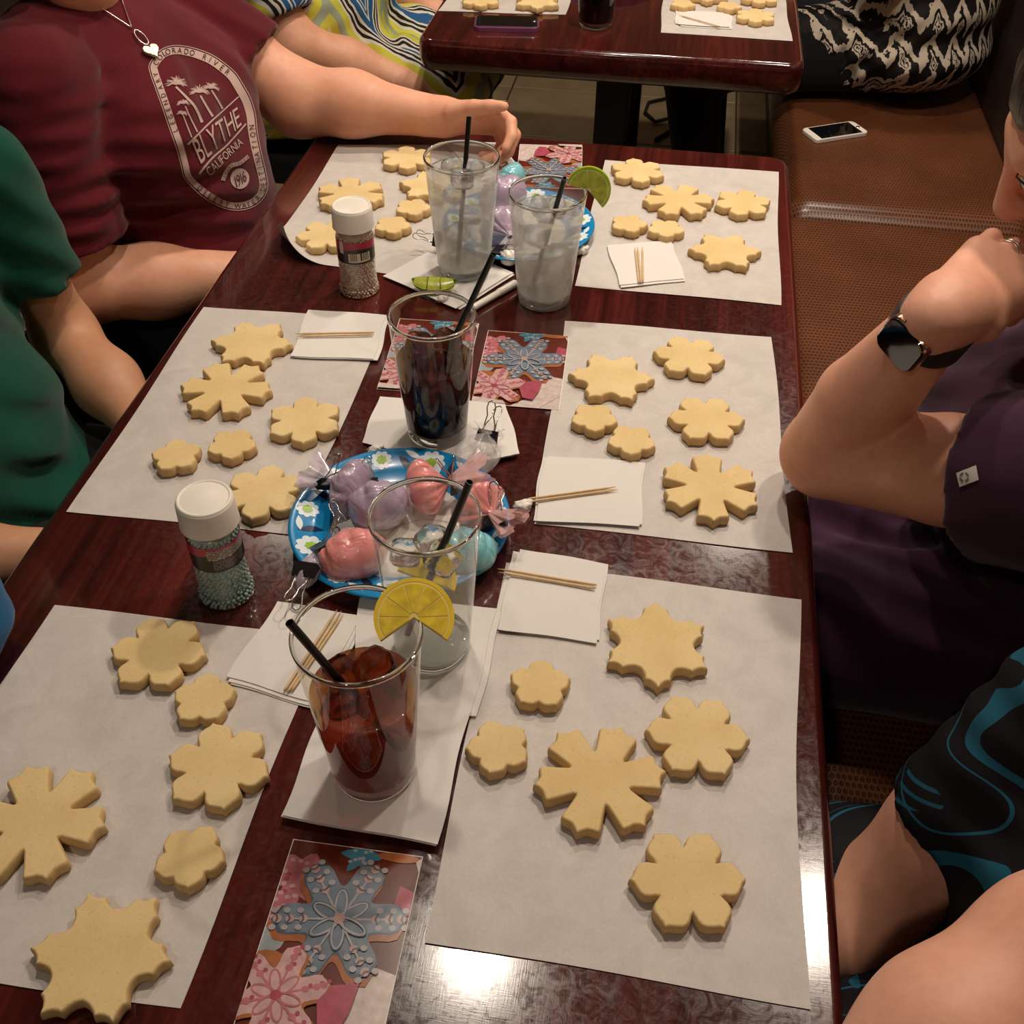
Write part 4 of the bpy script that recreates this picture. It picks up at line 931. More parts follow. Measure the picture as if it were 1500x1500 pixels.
def card_mesh():
    W, H = 0.102, 0.152; V, F, MI = [], [], []; lay = [0]
    def poly(pts, mat, fan=True):
        lay[0] += 1; z = 0.0006+0.000012*lay[0]
        pts = [(min(max(x, 0.0006), W-0.0006), min(max(y, 0.0006), H-0.0006)) for x, y in pts]
        c = np.mean(pts, 0); b = len(V); V.append((c[0], c[1], z)); V.extend((x, y, z) for x, y in pts); m = len(pts)
        for i in range(m): F.append((b, b+1+i, b+1+(i+1) % m)); MI.append(CK.index(mat))
    def at(c, pts, s=1.0, rot=0.0): return [(c[0]+s*(x*math.cos(rot)-y*math.sin(rot)), c[1]+s*(x*math.sin(rot)+y*math.cos(rot))) for x, y in pts]
    def ell(c, a, b, rot=0, n=14): return at(c, [(a*math.cos(6.2832*i/n), b*math.sin(6.2832*i/n)) for i in range(n)], 1, rot)
    def loop(c, rot, L, w, th, mat):
        m = 16; P = [(L*(0.5-0.5*math.cos(6.2832*i/m)), w*math.sin(6.2832*i/m)) for i in range(m)]
        lay[0] += 1; z = 0.0006+0.000012*lay[0]; b = len(V); cx = L*0.52
        for p in at(c, P, 1, rot): V.append((min(max(p[0], .0006), W-.0006), min(max(p[1], .0006), H-.0006), z))
        for p in at(c, [(cx+(x-cx)*(1-th/L*1.7), y*(1-th/w)) for x, y in P], 1, rot): V.append((min(max(p[0], .0006), W-.0006), min(max(p[1], .0006), H-.0006), z))
        for i in range(m): F.append((b+i, b+(i+1) % m, b+m+(i+1) % m, b+m+i)); MI.append(CK.index(mat))
    def line(a, b_, w, mat):
        a, b_ = np.array(a), np.array(b_); d = unit(b_-a); q = np.array([-d[1], d[0]])*w/2; poly([a+q, a-q, b_-q, b_+q], mat)
    poly([(0, 0), (W, 0), (W, H), (0, H)], 'brown')
    # white ground at the lower right with a ribbon
    poly([(W, 0.0), (W, 0.060), (0.083, 0.064), (0.072, 0.05), (0.074, 0.030), (0.070, 0.010), (0.045, 0.0)], 'white'); line((0.079, 0.0), (W, 0.026), 0.0012, 'ribbon')
    rng = random.Random(4)
    # blurred pink cookies down the left edge
    for c, s in (((0.014, 0.122), 0.022), ((0.008, 0.094), 0.020)):
        poly(at(c, star_out(1, 6, [(0, 1), (12, .9), (24, .72), (30, .62)], 10), s), 'pink')
        for i in range(16): poly(ell((c[0]+rng.uniform(-.7, .7)*s, c[1]+rng.uniform(-.7, .7)*s), 0.0022, 0.0017), rng.choice(['palepink', 'rose', 'palepink']))
    poly(ell((0.004, 0.072), 0.013, 0.010), 'paleblue'); poly(ell((0.010, 0.055), 0.016, 0.010), 'orange')
    poly(at((0.056, 0.146), star_out(1, 6, [(0, 1), (10, .8), (30, .5)], 0), 0.017), 'aqua')
    for i in range(10): poly(ell((0.056+rng.uniform(-.010, .010), 0.145+rng.uniform(-.006, .005)), 0.0016, 0.0013), 'paleblue')
    poly(ell((0.084, 0.148), 0.016, 0.004), 'orange'); poly([(0.098, 0.146), (W, 0.150), (W, 0.138)], 'white')
    poly([(0.088, 0.100), (W, 0.104), (W, 0.122), (0.090, 0.126)], 'rose')
    # orange cookie edge under the blue snowflake
    seqb = [(0, 1.0), (7, .93), (13, .90), (17, .80), (20, .66), (25, .55), (30, .52)]
    c = (0.052, 0.094); poly(at((c[0]-0.001, c[1]-0.005), star_out(1, 6, seqb, 8), 0.051), 'orange'); poly(at(c, star_out(1, 6, seqb, 8), 0.050), 'slate'); poly(at((c[0], c[1]+0.001), star_out(1, 6, seqb, 8), 0.0475), 'blue')
    for k in range(6):
        a = R(8+60*k); e = (math.cos(a), math.sin(a)); n2 = (-e[1], e[0])
        line(c, (c[0]+e[0]*0.034, c[1]+e[1]*0.034), 0.0016, 'pipe')
        for d, s in ((0.026, 0.0030), (0.036, 0.0032), (0.045, 0.0034)):
            poly(ell((c[0]+e[0]*d, c[1]+e[1]*d), s, s), 'bead')
            for sg in (-1, 1):
                q = (c[0]+e[0]*(d+0.003)+n2[0]*sg*0.0065, c[1]+e[1]*(d+0.003)+n2[1]*sg*0.0065)
                line((c[0]+e[0]*d, c[1]+e[1]*d), q, 0.0014, 'slate'); poly(ell(q, 0.0026, 0.0022), 'pipe')
        loop(c, a+R(30), 0.024, 0.0055, 0.0017, 'slate'); loop(c, a+R(30), 0.023, 0.0050, 0.0016, 'pipe')
    poly(ell(c, 0.0042, 0.0042), 'bead')
    # pink snowflake, lower left
    c = (0.023, 0.034); poly(at((c[0]+0.002, c[1]-0.002), star_out(1, 6, seqb, 20), 0.038), 'orange'); poly(at(c, star_out(1, 6, seqb, 20), 0.037), 'palepink')
    for k in range(6):
        a = R(20+60*k); e = (math.cos(a), math.sin(a)); line(c, (c[0]+e[0]*0.026, c[1]+e[1]*0.026), 0.0016, 'pink')
        for d in (0.020, 0.028, 0.033): poly(ell((c[0]+e[0]*d, c[1]+e[1]*d), 0.0028, 0.0024), 'pink'); poly(ell((c[0]+e[0]*d+0.003, c[1]+e[1]*d+0.003), 0.0016, 0.0016), 'rose')
        loop(c, a+R(30), 0.019, 0.0045, 0.0015, 'pink')
    poly(ell(c, 0.0040, 0.0034), 'rose')
    poly([(0.060, 0.046), (0.078, 0.050), (0.076, 0.030), (0.070, 0.012), (0.058, 0.014), (0.052, 0.034)], 'rose')
    poly([(0, 0), (0.040, 0), (0.036, 0.006), (0, 0.010)], 'white')
    return mesh_data('printed_picture', V, F, [CARDM[k] for k in CK], smooth=False, mi=MI), (W, H)
_cardpic, (CWd, CHt) = card_mesh()
_cardbase = mesh_data('card_sheet', *xf(rbox(CWd, CHt, 0.0006, 0), None, (CWd/2, CHt/2, 0.0003)), M['paper_white'], smooth=False)
def card(label, origin, ang, z):
    t = thing('picture_card', label, 'picture card', (origin[0], origin[1], z), ang, 'snowflake cookie picture cards')
    put(bpy.data.objects.new('card_sheet', _cardbase), t); put(bpy.data.objects.new('printed_picture', _cardpic), t); return t
def card_by(label, bl, br, z=T+0.0005):
    A, B = G(*bl), G(*br); card(label, A, math.atan2(B[1]-A[1], B[0]-A[0]), z)
A_ = G(430, 1230); B_ = G(613, 1255); ang_ = math.atan2(B_[1]-A_[1], B_[0]-A_[0]); card('picture card of a blue snowflake cookie in front of the iced tea napkin', A_+V3(math.sin(ang_), -math.cos(ang_), 0)*CHt, ang_, T+0.0005)
card_by('picture card of a blue snowflake cookie beside the cola glass', (690, 592), (806, 601), T+0.0012)
card_by('picture card mostly covered by the cola glass', (552, 571), (684, 580), T+0.0005)
A_ = G(760, 212); B_ = G(853, 215); ang_ = math.atan2(B_[1]-A_[1], B_[0]-A_[0]); card('picture card turned upside down beyond the lime-topped glass', B_, ang_+math.pi, T+0.0005)

# ================================================================ phones, cable
def phone(name, label, c, ang, L, W, th, body, frame_white, z, case=None):
    t = thing(name, label, 'phone', (c[0], c[1], z), ang)
    add('body', prism(rrect(L, W, 0.010), 0, th, 0.0015), M[body], t, smooth=False)
    if case: add('case', prism(rrect(L+0.006, W+0.006, 0.013), -0.0002, th*0.85, 0.002), M[case], t, smooth=False)
    add('screen', prism(rrect(L*(0.78 if frame_white else 0.84), W*(0.90 if frame_white else 0.86), 0.002), th-0.0004, th+0.0003), M['screen'], t, smooth=False)
    add('home_button', xf(lathe([(0, 0), (0.005, 0), (0.005, 0.0002), (0, 0.0002)], 20), None, (L*0.44, 0, th)), M['silver'], t)
M['case_purple'] = simple('purple_rubber_case', (0.16, 0.04, 0.10), 0.4)
p0, p1 = G(1195, 205, 0.475), G(1250, 182, 0.475); phone('phone', 'white phone with a black screen lying on the bench', (p0+p1)/2, math.atan2(p1[1]-p0[1], p1[0]-p0[0])-0.35, 0.138, 0.067, 0.008, 'white', True, 0.4712)
p0, p1 = G(692, 38, T), G(793, 40, T); phone('phone', 'dark phone in a purple case on the far table', (p0+p1)/2, math.atan2(p1[1]-p0[1], p1[0]-p0[0]), 0.124, 0.060, 0.011, 'black', False, T+0.0006, 'case_purple')
q0 = [G(960, 205, 0.006), G(985, 190, 0.006), G(1000, 178, 0.006), G(985, 172, 0.006), G(960, 178, 0.006), G(945, 165, 0.006), G(950, 150, 0.006), G(985, 142, 0.006)]
tag(add('floor_cable', tube(q0, 0.006, 8), M['rubber'], loc=q0[0]), 'black cable curled on the tile floor under the far table', 'cable')

# ================================================================ people: smooth blended bodies
def CN(a, b, ra, rb): return ('c', np.asarray(a, float), np.asarray(b, float), ra, rb)
def EL(c, rad, Fm=None): return ('e', np.asarray(c, float), np.asarray(rad, float), np.eye(3) if Fm is None else np.asarray(Fm, float), 0)
def chain(pts, rr): return [CN(pts[i], pts[i+1], rr[i], rr[i+1]) for i in range(len(pts)-1)]
def pd(pr, P):
    if pr[0] == 'c':
        _, a, b, ra, rb = pr; ba = b-a; l2 = max(float(ba@ba), 1e-12); pa = P-a
        t = np.clip((pa@ba)/l2, 0, 1); q = pa-t[..., None]*ba
        return np.sqrt(np.einsum('...i,...i->...', q, q))-(ra+(rb-ra)*t)
    _, c, r, Fm, _ = pr; q = (P-c)@Fm
    k0 = np.sqrt(((q/r)**2).sum(-1)); k1 = np.sqrt(((q/(r*r))**2).sum(-1))
    return k0*(k0-1)/np.maximum(k1, 1e-9)
def bounds(pr):
    if pr[0] == 'c':
        _, a, b, ra, rb = pr; m = max(ra, rb); return np.minimum(a, b)-m, np.maximum(a, b)+m
    return pr[1]-pr[2].max(), pr[1]+pr[2].max()
def smin(a, b, k):
    if k <= 0: return np.minimum(a, b)
    h = np.clip(0.5+0.5*(b-a)/k, 0, 1); return b+(a-b)*h-k*h*(1-h)
def body(groups, res=0.006, kb=0.02, cuts=(), planes=(), disp=None, B=10):
    """groups: dicts with p (solids), k (blend), sub (carved solids), planes (kept side: point, normal pointing out). Returns vertices, quads."""
    allp = [p for g in groups for p in g['p']]
    lo = np.min([bounds(p)[0] for p in allp], 0)-0.03; hi = np.max([bounds(p)[1] for p in allp], 0)+0.03
    nb = np.ceil((hi-lo)/(res*B)).astype(int)
    I = np.stack(np.meshgrid(*[np.arange(n) for n in nb], indexing='ij'), -1).reshape(-1, 3)
    half = res*B*0.87
    def ev(P, cen):
        D = np.full(P.shape[:-1], 9.0)
        for g in groups:
            k = g.get('k', 0.02); Dg = np.full(P.shape[:-1], 9.0)
            for pr in g['p']:
                dc = pd(pr, cen); m = dc < half+k+0.04
                if m.any(): Dg[m] = smin(Dg[m], pd(pr, P[m]), k)
            for pr in g.get('sub', ()):
                m = pd(pr, cen) < half+0.05
                if m.any(): Dg[m] = -smin(-Dg[m], pd(pr, P[m]), g.get('ks', 0.0))
            for pt, nn in g.get('planes', ()): Dg = np.maximum(Dg, (P-np.asarray(pt))@np.asarray(nn))
            D = smin(D, Dg, g.get('kb', kb))
        if disp is not None: D = D+disp(P)
        for pr in cuts:
            D = np.maximum(D, -pd(pr, P))
        for pt, nn in planes: D = np.maximum(D, (P-np.asarray(pt))@np.asarray(nn))
        return D
    cen = lo+(I+0.5)*res*B
    dc = np.concatenate([ev(cen[i:i+20000][:, None, :], cen[i:i+20000])[:, 0] for i in range(0, len(cen), 20000)])
    I = I[np.abs(dc) < half+0.022]; cen = lo+(I+0.5)*res*B
    g1 = np.arange(B+1); off = np.stack(np.meshgrid(g1, g1, g1, indexing='ij'), -1)
    N = nb*B+2; st = np.array([1, N[0], N[0]*N[1]], dtype=np.int64)
    cid, cpos, quads = [], [], []
    for s in range(0, len(I), 300):
        Ib, cb = I[s:s+300], cen[s:s+300]
        gi = Ib[:, None, None, None, :]*B+off[None]; P = lo+gi*res
        D = ev(P.reshape(len(Ib), -1, 3), cb).reshape(len(Ib), B+1, B+1, B+1); ins = D < 0
        # cell vertices
        acc = np.zeros((len(Ib), B, B, B, 3)); cnt = np.zeros((len(Ib), B, B, B))
        sl = [slice(0, B), slice(1, B+1)]
        for ax in range(3):
            o1 = [x for x in range(3) if x != ax]
            for u in (0, 1):
                for v in (0, 1):
                    ia = [sl[0]]*3; ia[o1[0]] = sl[u]; ia[o1[1]] = sl[v]; ib = list(ia); ia[ax] = sl[0]; ib[ax] = sl[1]
                    da, db = D[(slice(None), *ia)], D[(slice(None), *ib)]; x = (da < 0) != (db < 0)
                    t = np.where(x, da/np.where(x, da-db, 1), 0); p = np.zeros(acc.shape); p[..., ax] = t; p[..., o1[0]] = u; p[..., o1[1]] = v
                    acc += p*x[..., None]; cnt += x
        m = cnt > 0; base = gi[:, :B, :B, :B]
        cid.append((base[m]*st).sum(-1)); cpos.append(lo+(base[m]+acc[m]/cnt[m][:, None])*res)
        for ax in range(3):
            a = ins[:, :B, :B, :B]; ib = [slice(0, B)]*3; ib[ax] = slice(1, B+1); b = ins[(slice(None), *ib)]
            x = a != b; c0 = (base[x]*st).sum(-1); o1, o2 = st[(ax+1) % 3], st[(ax+2) % 3]
            q = np.stack([c0, c0-o1, c0-o1-o2, c0-o2], 1); fl = ~a[x]; q[fl] = q[fl][:, ::-1]; quads.append(q)
    cid = np.concatenate(cid); cpos = np.concatenate(cpos); od = np.argsort(cid); cid, cpos = cid[od], cpos[od]
    Q = np.concatenate(quads); ix = np.searchsorted(cid, Q); ix = np.clip(ix, 0, len(cid)-1); ok = (cid[ix] == Q).all(1)
    F = ix[ok][:, ::-1]
    # light smoothing of the net
    V = cpos
    for _ in range(1):
        S = np.zeros_like(V); C = np.zeros(len(V))
        for k in range(4):
            a, b = F[:, k], F[:, (k+1) % 4]
            np.add.at(S, a, V[b]); np.add.at(C, a, 1); np.add.at(S, b, V[a]); np.add.at(C, b, 1)
        ok2 = C > 0; V = V.copy(); V[ok2] = V[ok2]*0.5+0.5*S[ok2]/C[ok2][:, None]
    return V, F
def add_big(name, VF, mat, parent):
    V, F = VF; V = V-np.array(parent.location); me = bpy.data.meshes.new(name)
    me.vertices.add(len(V)); me.vertices.foreach_set('co', V.astype(np.float32).ravel())
    me.loops.add(F.size); me.loops.foreach_set('vertex_index', F.astype(np.int32).ravel())
    me.polygons.add(len(F)); me.polygons.foreach_set('loop_start', np.arange(0, F.size, 4, dtype=np.int32))
    me.polygons.foreach_set('use_smooth', np.ones(len(F), bool)); me.materials.append(mat); me.update(calc_edges=True); me.validate()
    return put(bpy.data.objects.new(name, me), parent)
def folds(items, seed=0):
    """cloth creases: list of (centre, direction across the folds, spacing, amplitude, reach)"""
    def f(P):
        d = np.zeros(P.shape[:-1])
        for i, (c, dr, sp, am, reach) in enumerate(items):
            q = P-np.asarray(c); dr_ = unit(dr); s = q@dr_
            w = np.exp(-np.einsum('...i,...i->...', q, q)/(reach*reach))
            oth = q@unit(np.cross(dr_, V3(0.3, 0.5, 0.8)))
            ph = s/sp*6.283+1.3*np.sin(oth*22+i)+i*1.7
            d -= am*w*(0.6*np.sin(ph)+0.4*np.abs(np.sin(ph*0.5)))
        return d
    return f
def head_groups(c, f, u, s=1.0):
    f = unit(f); u = unit(np.asarray(u)-f*np.dot(u, f)); l = np.cross(u, f); Fm = np.stack([l, f, u], 1)
    def W(x, y, z): return np.asarray(c)+s*(x*l+y*f+z*u)
    skull = [EL(W(0, -0.012, 0.040), V3(.074, .094, .088)*s, Fm), EL(W(0, 0.030, -0.030), V3(.058, .060, .082)*s, Fm), CN(W(-.048, .005, -.055), W(-.014, .070, -.098), .022*s, .017*s), CN(W(.048, .005, -.055), W(.014, .070, -.098), .022*s, .017*s),
             CN(W(-.012, .078, -.100), W(.012, .078, -.100), .016*s, .016*s), CN(W(-.030, .078, .036), W(.030, .078, .036), .012*s, .012*s), EL(W(-.036, .062, -.020), V3(.024, .022, .022)*s, Fm), EL(W(.036, .062, -.020), V3(.024, .022, .022)*s, Fm)]
    nose = [CN(W(0, .090, .026), W(0, .112, -.018), .0075*s, .0110*s), CN(W(-.011, .098, -.024), W(.011, .098, -.024), .0085*s, .0085*s), CN(W(0, .106, -.022), W(0, .108, -.024), .0110*s, .0105*s)]
    lips = [CN(W(-.020, .088, -.062), W(.020, .088, -.062), .005*s, .005*s), CN(W(0, .094, -.059), W(0, .0945, -.059), .0065*s, .0065*s), CN(W(-.015, .090, -.071), W(.015, .090, -.071), .0062*s, .0062*s)]
    ears = [EL(W(-.077, -.008, .005), V3(.008, .018, .030)*s, Fm), EL(W(.077, -.008, .005), V3(.008, .018, .030)*s, Fm)]
    socket = [EL(W(-.031, .098, .018), V3(.018, .016, .011)*s, Fm), EL(W(.031, .098, .018), V3(.018, .016, .011)*s, Fm)]
    return [dict(p=skull, k=.030*s, sub=socket, ks=.012*s), dict(p=nose, k=.010*s, kb=.012*s), dict(p=lips, k=.005*s, kb=.006*s), dict(p=ears, k=0.0, kb=.008*s)], W, Fm
def add_eyes(parent, W, s=1.0):
    for sg in (-1, 1):
        c = W(sg*.031, .079, .018); V, F = lathe([(0, -0.0125*s)]+[(0.0125*s*math.sin(a), -0.0125*s*math.cos(a)) for a in np.linspace(0.25, 2.9, 12)]+[(0, 0.0125*s)], 20)
        e = add('eye', xf((V, F), None, c), M['eye'], parent, world=True)
        ci = W(sg*.031, .0872, .018); add('iris', xf((V*0.45, F), None, ci), M['iris'], e).location = tuple(-np.array(parent.location))
def hair(parent, W, Fm, mat, s=1.0, length=0.0, down=(0, 0, -1)):
    hp = [EL(W(0, -0.020, 0.050), V3(.086, .104, .094)*s, Fm)]
    if length > 0:
        for sx in (-1, -0.5, 0, 0.5, 1):
            a = W(sx*.066, -.045, 0.02); hp.append(CN(a, a+unit(down)*length, .032*s, .018*s))
    add_big('hair', body([dict(p=hp, k=0.03, sub=[EL(W(0, .088, -.030), V3(.070, .070, .088)*s, Fm)], ks=0.015)], 0.006, disp=lambda P: 0.0022*np.sin(P[..., 0]*260+2*np.sin(P[..., 2]*30))*np.sin(P[..., 1]*210)), M[mat], parent)
def hand_groups(w, f, n, thumb_side, curls, thumb_dir, s=1.0, thumb_curl=0.5, spread=1.0):
    """w wrist, f towards the fingers, n out of the back of the hand; curls: per finger three joint bends in degrees (index..little)"""
    f = unit(f); n = unit(np.asarray(n)-f*np.dot(n, f)); t = np.asarray(thumb_side, float); t = unit(t-f*np.dot(t, f)-n*np.dot(t, n))
    w = np.asarray(w, float); kn = [(0.086, 0.027), (0.091, 0.0085), (0.087, -0.0105), (0.078, -0.028)]
    ln = [(.043, .026, .021), (.048, .030, .022), (.045, .028, .021), (.035, .021, .018)]; rad = [.0100, .0102, .0097, .0086]
    palm = []; groups = []
    for (a, b) in kn: palm.append(CN(w+s*(f*0.006+t*b*0.45), w+s*(f*a+t*b), .0175*s, .0118*s))
    palm += [CN(w+s*(f*0.02+t*0.020-n*0.008), w+s*(f*0.055+t*0.027-n*0.006), .016*s, .013*s), CN(w-f*0.03*s, w+f*0.01*s, .0235*s, .0225*s)]
    tips = []
    for i, (a, b) in enumerate(kn):
        p = w+s*(f*a+t*b); d = unit(f+t*(b*2.2*spread)); ax = np.cross(n, d); ang = 0; pts = [p]; dirs = []
        for j in range(3):
            ang += R(curls[i][j]); dj = d*math.cos(ang)-n*math.sin(ang); p = p+s*ln[i][j]*dj; pts.append(p); dirs.append(dj)
        r0 = rad[i]*s; groups.append(dict(p=chain(pts, [r0*1.08, r0, r0*.92, r0*.80]), k=.003, kb=.0035 if i else .005)); tips.append((pts, dirs, n))
    b0 = w+s*(f*0.022+t*0.026-n*0.010); td = unit(thumb_dir); p1 = b0+td*.040*s; d2 = unit(td+f*thumb_curl*0.5-n*thumb_curl*0.2); p2 = p1+d2*.032*s; d3 = unit(d2+f*thumb_curl*0.6); p3 = p2+d3*.024*s
    groups.append(dict(p=chain([b0, p1, p2, p3], [.0165*s, .0125*s, .0108*s, .0082*s]), k=.004, kb=.006))
    tips.append(([b0, p1, p2, p3], [td, d2, d3], n))
    return [dict(p=palm, k=.014*s, kb=.02)]+groups, tips
def nail(parent, tip, d, up, r, mat):
    d = unit(d); up = unit(np.asarray(up)-d*np.dot(up, d)); x = np.cross(d, up); V, F = [], []
    for j in range(5):
        for i in range(5):
            a = (i-2)/2*0.95; y = (j/4-0.55)*r*1.5
            V.append(np.asarray(tip)+d*(y+r*0.1)+x*r*0.86*math.sin(a)+up*(r*1.03*math.cos(a)))
    for j in range(4):
        for i in range(4): q = j*5+i; F.append((q, q+1, q+6, q+5))
    add('fingernail', (np.array(V), F), mat, parent, world=True)
M['nail'] = simple('fingernail', (0.62, 0.36, 0.28), 0.25)

def person(label, base):
    return thing('person', label, 'person', base)

# ---------------------------------------------------------------- maroon shirt, left side of the table
def person_maroon():
    t = person('person in a maroon printed T-shirt resting one forearm on the table', (-0.86, 1.45, 0.0))
    sL, sR = V3(-.815, 1.655, .965), V3(-.830, 1.245, .955)
    eL = V3(-.610, 1.655, .803); wL = V3(-.375, 1.640, .800); eR = V3(-.820, 1.225, .690); wR = V3(-.590, 1.36, .655)
    hc = V3(-.828, 1.385, 1.178); hg, W, Fm = head_groups(hc, V3(.86, -.10, -.45), V3(.35, 0, .9))
    core = [EL((-.83, 1.455, .86), (.08, .14, .13)), EL((-.82, 1.455, .66), (.10, .13, .13)), CN((-.855, 1.45, .96), (-.80, 1.42, 1.07), .050, .052), CN(sR+V3(0, 0, -.035), sL+V3(0, 0, -.035), .027, .027)]
    armL = chain([sL, sL*.5+eL*.5+V3(0, 0, -.006), eL, eL*.62+wL*.38+V3(0, 0, .004), wL], [.040, .052, .053, .047, .029])
    armR = chain([sR, sR*.4+eR*.6, eR, eR*.6+wR*.4, wR], [.040, .052, .052, .050, .031])
    hl, tips = hand_groups(wL+V3(.012, 0, 0), V3(1, -.10, .10), V3(.05, .80, .55), V3(0, -.45, .85), [(38, 40, 28), (48, 52, 35), (60, 62, 40), (64, 66, 42)], V3(.80, -.30, .38), 0.98, 0.75)
    hr, _ = hand_groups(wR, V3(.9, .4, -.1), V3(0, 0, 1), V3(-.3, 1, 0), [(30, 30, 20)]*4, V3(.7, .6, -.1))
    add_big('body', body(hg+[dict(p=core, k=.05, kb=.04), dict(p=armL, k=.03), dict(p=armR, k=.03)]+hl+hr, 0.0036), M['skin_a'], t)
    add_eyes(t, W); hair(t, W, Fm, 'hair_dark', 1.0, 0.14, V3(.22, -.20, -1))
    for (pts, dirs, n), r in zip(tips, (.008, .008, .0078, .007, .0082)):
        up = -(np.cross(dirs[2], np.cross(n, dirs[2]))) if False else n*1.0
        d = dirs[2]; upv = n - d*np.dot(n, d); nail(t, pts[3]-d*0.002, d, (upv if np.linalg.norm(upv) > .2 else V3(0, 0, 1)), r, M['nail'])
    # shirt
    hemL = eL*.66+sL*.34; hemR = eR*.72+sR*.28; dL, dR = unit(eL-sL), unit(eR-sR)
    tor = [EL((-.815, 1.462, .885), (.135, .185, .125)), EL((-.770, 1.468, .79), (.150, .170, .115)), EL((-.775, 1.470, .66), (.170, .175, .15)), CN((-.845, 1.325, .985), (-.845, 1.585, .985), .052, .052), EL((-.735, 1.365, .865), (.085, .085, .075)), EL((-.735, 1.53, .865), (.085, .085, .075))]
    slL = dict(p=[CN(sL+V3(0, -.03, 0), eL, .076, .076)], planes=[(hemL, dL)], sub=[CN(hemL+dL*(.068-.008), eL, .068, .068)], k=.0)
    slR = dict(p=[CN(sR+V3(0, .03, 0), eR, .080, .080)], planes=[(hemR, dR)], sub=[CN(hemR+dR*(.071-.008), eR, .071, .071)], k=.0)
    fo = folds([((-.72, 1.28, .80), (.3, .2, 1), .040, .0045, .16), ((-.80, 1.24, .82), dR, .030, .0050, .14), ((-.72, 1.33, .93), (.2, -.6, .8), .055, .0050, .14), ((-.72, 1.60, .85), (.2, .8, .5), .040, .0045, .12), ((-.66, 1.35, .72), (0, .4, 1), .045, .0045, .12)])
    sh = body([dict(p=tor, k=.06), slL, slR], 0.0052, kb=.016, cuts=[CN((-.855, 1.45, 1.02), (-.78, 1.42, 1.12), .058, .060)], planes=[((0, 0, .53), (0, 0, -1))], disp=fo)
    add_big('shirt', sh, M['maroon'], t)
    legs = [CN((-.86, 1.37, .535), (-.46, 1.37, .545), .095, .075), CN((-.86, 1.54, .535), (-.46, 1.54, .545), .095, .075), CN((-.46, 1.37, .545), (-.50, 1.37, .09), .07, .05), CN((-.46, 1.54, .545), (-.50, 1.54, .09), .07, .05), CN((-.5, 1.37, .06), (-.38, 1.37, .045), .045, .035), CN((-.5, 1.54, .06), (-.38, 1.54, .045), .045, .035), EL((-.87, 1.455, .56), (.14, .20, .11))]
    add_big('trousers', body([dict(p=legs, k=.03)], 0.009), M['denim'], t)
    return t, sh
t_maroon, sh_maroon = person_maroon()

